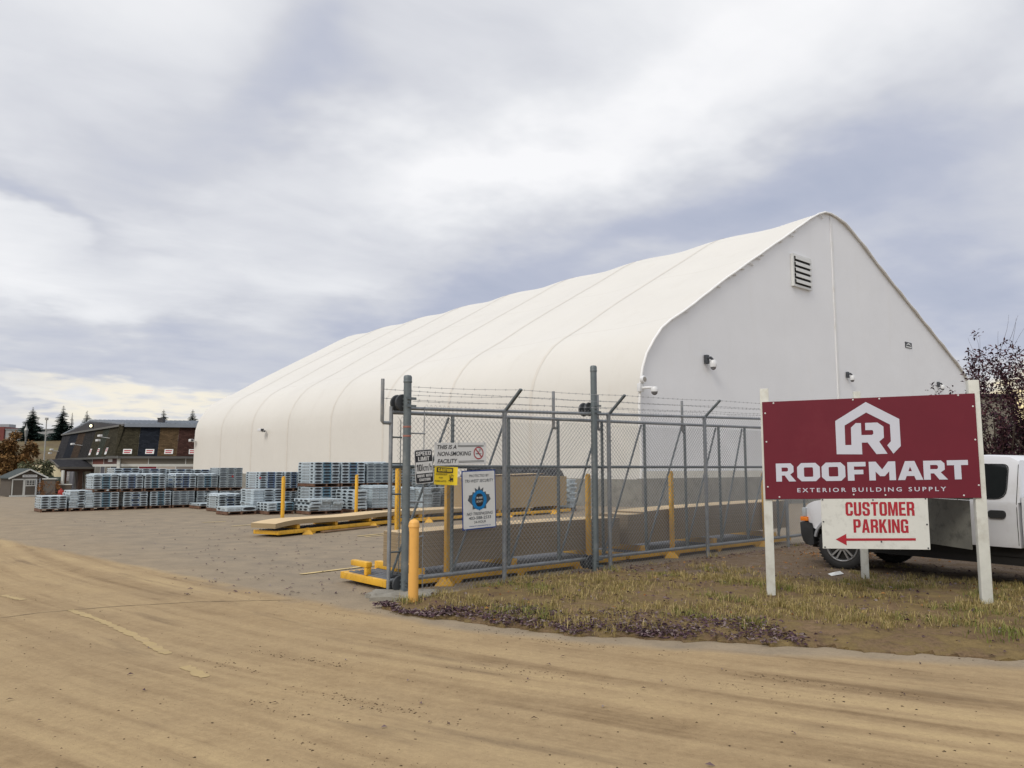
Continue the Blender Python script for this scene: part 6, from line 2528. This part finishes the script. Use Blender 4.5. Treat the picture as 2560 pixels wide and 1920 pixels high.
# lamp posts
t = thing('street_lamp', 'street lamp with a lantern head in front of the broad dark spruce', 'street lamp', (-63.1, 100, -1.5), 0)
b = MB()
b.tube([(0, 0, 0), (0, 0, 7.0)], .10, 8)
b.build('pole', mat('pole_grey', (.17, .17, .16), .6, .1, 2), t, True)
b = MB()
b.lathe([(.10, 7.0), (.16, 7.1), (.26, 7.9), (.30, 7.95), (.14, 8.3), (.05, 8.6), (0, 9.0)], (0, 0, 0), 6)
b.build('lantern', mat('lantern_glass', (.22, .23, .22), .3, .1, 2), t)
t = thing('light_pole', 'tall thin grey light pole between the two big spruces', 'light pole', (-66.6, 110, -1.2), 0)
b = MB()
b.tube([(0, 0, -.5), (0, 0, 9.6)], .12, 8, rs=[.12, .07])
b.build('pole', mat('pole_pale', (.33, .33, .31), .6, .1, 2), t, True)
b = MB()
b.box(-.17, .17, -.15, .15, 9.6, 9.95)
b.build('lamp_head', mat('pole_pale', (.33, .33, .31)), t)

# low warehouse on the plateau
t = thing('far_warehouse', 'long low pale warehouse on the plateau behind the spruces', 'building', (-152, 214, PZ), .02)
b = MB()
b.box(11.0, 62, 0, 20, -.5, 3.9)
b.build('wall', mat('pale_cladding', (.30, .31, .31), .7, .06, .3), t)
b = MB()
b.box(11.0, 62.2, -.2, 20, 3.9, 4.2)
b.build('parapet', mat('grey_parapet', (.20, .21, .22), .7, .06, .3), t)
b = MB()
b.box(-8, 10.9, -.4, 20, -.5, 4.7)
rw = b.build('red_wing', mat('red_cladding', (.16, .035, .03), .7, .06, .3), t)
b = MB()
disc(b, 6.2, 3.3, 1.9, -.42, 0, 24, 1.3, .42)
b.build('oval_logo', sign_white, rw)
for k, x in enumerate((18, 22.5, 36, 39.5, 43, 46.5, 50, 54)):
    b = MB()
    b.box(x, x + (1.6 if k % 2 else 2.4), -.06, 0.02, 0, 1.9)
    b.build('window', mat('far_glass', (.06, .07, .075), .2, .2, .5), t)
b = MB()
b.box(5, 9.5, 4, 7, 4.7, 5.7)
b.build('roof_unit', mat('roof_unit_grey', (.28, .31, .33), .6, .1, 1), t)


def far_car(label, x, y, col, rz=0.0):
    t = thing('parked_car', label, 'car', (x, y, PZ), rz, 'cars parked on the plateau')
    b = MB()
    b.prism([(-2.2, .35), (2.2, .35), (2.25, .8), (1.9, .95), (.9, 1.02), (.45, 1.0), (-2.2, .98)], -.85, .85)
    b.build('body', mat('car_' + col[0], col[1], .3, .05, 1), t)
    b = MB()
    b.prism([(-2.0, .98), (1.0, 1.0), (.45, 1.5), (-1.7, 1.55)], -.75, .75)
    b.build('cabin', glass_dk, t)
    for wx in (-1.35, 1.4):
        b = MB()
        b.lathe([(0, .1), (.33, .1), (.33, -.1), (0, -.1)], (wx, -.8, .33), 16, axis='y')
        b.build('wheel', rubber, t)


far_car('dark car parked left of the light pole below the pale warehouse', -121.2, 196, ('dark', (.02, .022, .03)))
far_car('second dark car parked right of the first below the pale warehouse', -116.0, 196, ('black', (.015, .015, .017)))
far_car('white car parked on the plateau next to the shop roof', -106.3, 196, ('white', (.6, .6, .62)))

# beige building and yard things at the right, behind the purple tree
t = thing('beige_building', 'beige industrial building behind the purple leaved tree', 'building', (36.1, 60, gz(0, 60)), .05)
b = MB()
b.box(0, 3.3, 0, 14, -.5, 7.9)
b.build('wall', mat('beige_cladding', (.22, .205, .165), .8, .08, .5), t)
b = MB()
b.box(3.3, 26, .5, 14, -.5, 5.3)
b.build('low_wing', mat('beige_cladding', (.22, .205, .165)), t)
b = MB()
b.box(3.3, 26.2, .2, 14, 5.3, 5.6)
b.box(-.2, 3.5, -.2, 14, 7.9, 8.15)
b.build('roof_edge', mat('dark_roof_edge', (.10, .095, .085), .8, .1, 1), t)
for k in range(4):
    b = MB()
    b.box(.6 + 4.5 * k, 2.6 + 4.5 * k, -.06 if k == 0 else .44, .02 if k == 0 else .52, 1.2, 2.6)
    b.build('window', mat('far_glass', (.06, .07, .075)), t)
hedge = puff_tree('hedge_bush', 'dark bush under the purple tree behind the white pickup truck', (14.0, 19.5, 0), 1.8,
                  [(0, 0, .9, 1.2, .8), (2.2, .2, .9, 1.2, .8), (-1.6, .4, .7, .9, .7)], 31, leaf_m, 900, .10, 'bush')
t = thing('blue_trailer', 'low blue and white trailer glimpsed behind the pickup roof', 'trailer', (18.6, 29.0, 0), .1)
b = MB()
b.bbox(0, 4.5, 0, 1.6, .5, 1.75, .05)
b.build('body', mat('pale_blue_panel', (.30, .36, .45), .4, .06, 1), t)
b = MB()
b.box(-.03, 4.53, -.03, 1.63, 1.78, 1.92)
b.build('top_trim', trim_w, t)
b = MB()
for x in (1.4, 3.0):
    b.lathe([(0, .1), (.36, .1), (.36, -.1), (0, -.1)], (x, .05, .36), 18, axis='y')
b.build('wheels', rubber, t)

# ------------------------------------------------------------------ grass, fallen leaves, clods
def on_verge(x, y):
    h = verge_h(x, y)
    return None if h is None else h + .006


rng = random.Random(5)
npr = np.random.RandomState(3)


def smooth_noise(x, y, s_):
    return (math.sin(x * 2.3 * s_ + 1.3 * math.sin(y * 1.7 * s_)) + math.sin(y * 2.9 * s_ + 2.1 + 1.1 * math.sin(x * 1.9 * s_)) + math.sin((x + y) * 3.7 * s_ + .5)) / 3


grass_m = island_mat('dry_grass', [(0.0, (.15, .135, .048)), (.25, (.22, .185, .062)), (.5, (.30, .235, .085)), (.75, (.38, .29, .12)), (1.0, (.47, .37, .19))], .85)
green_m = island_mat('green_grass', [(0.0, (.10, .135, .03)), (.5, (.165, .185, .045)), (1.0, (.25, .24, .07))], .85)


def blade(mb, x, y, z, h, a, lean, wd):
    dx_, dy_ = math.cos(a), math.sin(a)
    p1 = (x + dx_ * lean * .35 * h, y + dy_ * lean * .35 * h, z + h * .6)
    p2 = (x + dx_ * lean * h, y + dy_ * lean * h, z + h * (1 - .3 * lean))
    o = len(mb.v)
    sx, sy = -dy_ * wd, dx_ * wd
    mb.v += [(x - sx, y - sy, z - .005), (x + sx, y + sy, z - .005), (p1[0] + sx * .7, p1[1] + sy * .7, p1[2]), (p1[0] - sx * .7, p1[1] - sy * .7, p1[2]), p2]
    mb.f += [(o, o + 1, o + 2, o + 3), (o + 3, o + 2, o + 4)]
    mb.mi += [0, 0]


def bare(x, y):
    """trodden soil by the road, right of the leaf litter"""
    k = (x - 2.55) / .35
    e = y - edge_y(x)
    return x > 2.5 and e < .75 + .18 * math.sin(x * 3) and min(1, k) > 0


dry, green = MB(), MB()
cnt_ = 0
while cnt_ < 8200:
    x = rng.uniform(-2.2, 9.5)
    y = rng.uniform(5.9, 14.0)
    h0 = on_verge(x, y)
    if h0 is None:
        continue
    e = y - edge_y(x)
    dens = .42 + .75 * smooth_noise(x, y, 1.0) + .35 * smooth_noise(x + 4, y, 2.7)
    gravel = .30 * (x - 4) + .95 * (y - 11)
    if gravel > .1:
        dens -= gravel * .35
    if e < .25:
        dens -= .45
    if bare(x, y):
        dens -= 1.0
    if rng.random() > dens:
        continue
    cnt_ += 1
    grn = smooth_noise(x * .8 + 9, y * .8, 1.3) > .35 or (abs(x + 1.3) < .35 and abs(y - 9.55) < .3) or (x > 5.2 and y < 8.0)
    big = rng.random() < .16
    tuft = rng.randint(12, 24) if big else rng.randint(1, 4)
    hh = (.05 + .075 * rng.random() ** 1.5) if big else (.015 + .045 * rng.random())
    sp_ = .045 if big else .02
    for q in range(tuft):
        blade(green if grn and rng.random() < .55 else dry, x + rng.gauss(0, sp_), y + rng.gauss(0, sp_), h0, hh * rng.uniform(.5, 1.2), rng.uniform(0, 6.28), rng.uniform(.2, 1.3), rng.uniform(.0020, .0042))
feet = [(3.20, 9.80), (5.43, 9.12), (5.20, 11.56), (-1.17, 9.30), (4.55, 7.35), (4.75, 7.45)] + [yard(q, -.05)[:2] for q in POSTS[:4]]
for fx, fy in feet:
    weed = fy < 8
    for q in range(46 if not weed else 90):
        a, r_ = rng.uniform(0, 6.28), .05 + abs(rng.gauss(0, .06 if not weed else .14))
        x, y = fx + r_ * math.cos(a), fy + r_ * math.sin(a)
        h0 = on_verge(x, y)
        if h0 is not None:
            blade(green if weed or rng.random() < .3 else dry, x, y, h0, rng.uniform(.03, .13), rng.uniform(0, 6.28), rng.uniform(.2, 1.1), rng.uniform(.0025, .0055))
tag(dry.build('dry_grass', grass_m), 'short dry tan grass in patches on the verge', 'grass', kind='stuff')
tag(green.build('green_grass', green_m), 'short green grass in scattered patches on the verge', 'grass', kind='stuff')

litter_m = island_mat('leaf_litter', [(0.0, (.035, .018, .026)), (.35, (.075, .038, .050)), (.65, (.125, .080, .088)), (.9, (.20, .155, .15)), (1.0, (.25, .205, .19))], .75)
lit = MB()
cnt_ = 0
while cnt_ < 3800:
    if rng.random() < .60:
        x = rng.uniform(-2.5, 2.75)
        e = abs(rng.gauss(.06, .22)) if x > -.6 else abs(rng.gauss(.02, .15))
        if -.2 < x < 2.6 and rng.random() < .45:
            e = rng.uniform(0, .85)
        y = edge_y(x) + edge_rag(x) + .01 + e * (1.0 if x > -1 else .6)
        dens = .55 + .6 * smooth_noise(x * 1.7, y * 1.7, 1.6)
    else:
        x, y = rng.uniform(-1.5, 9), rng.uniform(6.5, 13)
        dens = .35 + .4 * smooth_noise(x, y, 1.4)
    if rng.random() > dens:
        continue
    h0 = on_verge(x, y)
    if h0 is None:
        continue
    cnt_ += 1
    a = rng.uniform(0, 6.28)
    leaf(lit, Vector((x, y, h0 + rng.uniform(.004, .03))), Vector((math.cos(a), math.sin(a), rng.uniform(-.15, .35))), rng.uniform(.035, .075), rng.uniform(.008, .015), rng.uniform(-1.1, 1.1))
for k in range(900):
    q, off = rng.uniform(1.2, 12), -abs(rng.gauss(.12, .35)) - .08
    x, y = yard(q, off)[:2]
    h0 = on_verge(x, y)
    if h0 is None or rng.random() > .6 + .5 * smooth_noise(x, y, 1.2):
        continue
    a = rng.uniform(0, 6.28)
    leaf(lit, Vector((x, y, h0 + rng.uniform(.003, .02))), Vector((math.cos(a), math.sin(a), rng.uniform(-.1, .25))), rng.uniform(.03, .07), rng.uniform(.007, .014), rng.uniform(-1, 1))
tag(lit.build('leaf_litter', litter_m), 'curled purple brown fallen leaves along the edge of the verge', 'leaves', kind='stuff')

orange_l = island_mat('orange_fallen_leaves', [(0.0, (.20, .075, .02)), (.6, (.30, .13, .035)), (1.0, (.42, .23, .07))], .75)
ol = MB()
for k in range(420):
    x, y = (rng.gauss(6.1, .5), rng.gauss(14.4, .45)) if rng.random() < .55 else (rng.uniform(-.5, 7.5), rng.uniform(8.2, 14.5))
    h0 = on_verge(x, y)
    if h0 is None:
        continue
    a = rng.uniform(0, 6.28)
    leaf(ol, Vector((x, y, h0 + .01)), Vector((math.cos(a), math.sin(a), rng.uniform(-.1, .3))), rng.uniform(.035, .07), .014, rng.uniform(-1, 1))
tag(ol.build('orange_leaves', orange_l), 'orange fallen leaves on the gravel by the fence and truck', 'leaves', kind='stuff')

# leaves and clods blown about the road and the yard
clod_m = island_mat('clods', [(0.0, (.055, .038, .022)), (.6, (.11, .075, .042)), (1.0, (.19, .135, .08))], .95)
cl_ = MB()
yl = MB()


def clod(mb, x, y, r):
    o = len(mb.v)
    z = gz(x, y) + .004
    p = [(1, 0, .3), (-.5, .87, .25), (-.5, -.87, .3), (0, 0, 1.0), (.5, .5, .55)]
    a = rng.uniform(0, 6.28)
    c, s_ = math.cos(a), math.sin(a)
    for q in p:
        j = rng.uniform(.7, 1.3)
        mb.v.append((x + (q[0] * c - q[1] * s_) * r * j, y + (q[0] * s_ + q[1] * c) * r * j * .9, z + q[2] * r * .75 - r * .2))
    mb.f += [(o, o + 4, o + 3), (o + 4, o + 1, o + 3), (o + 1, o + 2, o + 3), (o + 2, o, o + 3)]
    mb.mi += [0] * 4


seeds = [(rng.uniform(-6, 6), rng.uniform(3.2, 9)) for _ in range(34)]
for k in range(5600):
    if rng.random() < .5:
        sx, sy = rng.choice(seeds)
        q = rng.gauss(0, .38)
        x, y = sx + q * .87 + rng.gauss(0, .05), sy - q * .49 + rng.gauss(0, .05)
    else:
        y = 3.0 + 10 * rng.random() ** 1.5
        x = rng.uniform(-1, 1) * (y * .75)
    if y > edge_y(x) - .05:
        continue
    clod(cl_, x, y, .003 + .010 * rng.random() ** 4)
tag(cl_.build('dirt_clods', clod_m), 'small dark clods of dirt scattered over the sandy road', 'dirt', kind='stuff')
for k in range(300):
    y = 10.2 + 14 * rng.random() ** 1.4
    x = -2.4 - (y - 9.5) * rng.uniform(-.12, .75) + rng.gauss(0, .9)
    if y < edge_y(x) + .1 and x > -2.6:
        continue
    if (x + 1.38) * -.653 + (y - 10.12) * .757 < .25 and x > -2.2:
        continue
    a = rng.uniform(0, 6.28)
    leaf(yl, Vector((x, y, gz(x, y) + .012)), Vector((math.cos(a), math.sin(a), rng.uniform(-.05, .1))), rng.uniform(.04, .09), rng.uniform(.009, .018), rng.uniform(-.5, .5))
for k in range(46):
    x, y = rng.uniform(-4, 5), rng.uniform(3.2, 7.5)
    if y > edge_y(x) - .1:
        continue
    a = rng.uniform(0, 6.28)
    leaf(yl, Vector((x, y, .014)), Vector((math.cos(a), math.sin(a), rng.uniform(-.05, .15))), rng.uniform(.03, .06), .010, rng.uniform(-.7, .7))
tag(yl.build('blown_leaves', litter_m), 'dark leaves blown about the asphalt yard and road', 'leaves', kind='stuff')
# litter and pebbles on the verge
for x, y, a, lab in ((4.9, 11.9, .4, 'scrap of white paper lying on the gravel left of the truck wheel'), (5.85, 8.7, 1.2, 'pale stone lying in the grass right of the right sign post')):
    h0 = on_verge(x, y) or .02
    b = MB()
    st_ = 'stone' in lab
    if st_:
        b.lathe([(0, .0), (.05, .005), (.06, .03), (.035, .055), (0, .06)], (0, 0, 0), 9)
        b.v = [(x_ * (1 + .3 * math.sin(z_ * 90)), y_ * .7, z_) for x_, y_, z_ in b.v]
        o = b.build('pale_stone', mat('pale_stone', (.42, .38, .32), .8, .1, 9), None, True)
    else:
        b.add([(-.12, -.04, .0), (.12, -.05, .02), (.14, .04, .05), (-.10, .05, .02), (.0, .0, .05)], [(0, 1, 4), (1, 2, 4), (2, 3, 4), (3, 0, 4)])
        o = b.build('paper_scrap', sign_white)
    o.location = (x, y, h0)
    o.rotation_euler = (0, 0, a)
    tag(o, lab, 'stone' if st_ else 'litter')
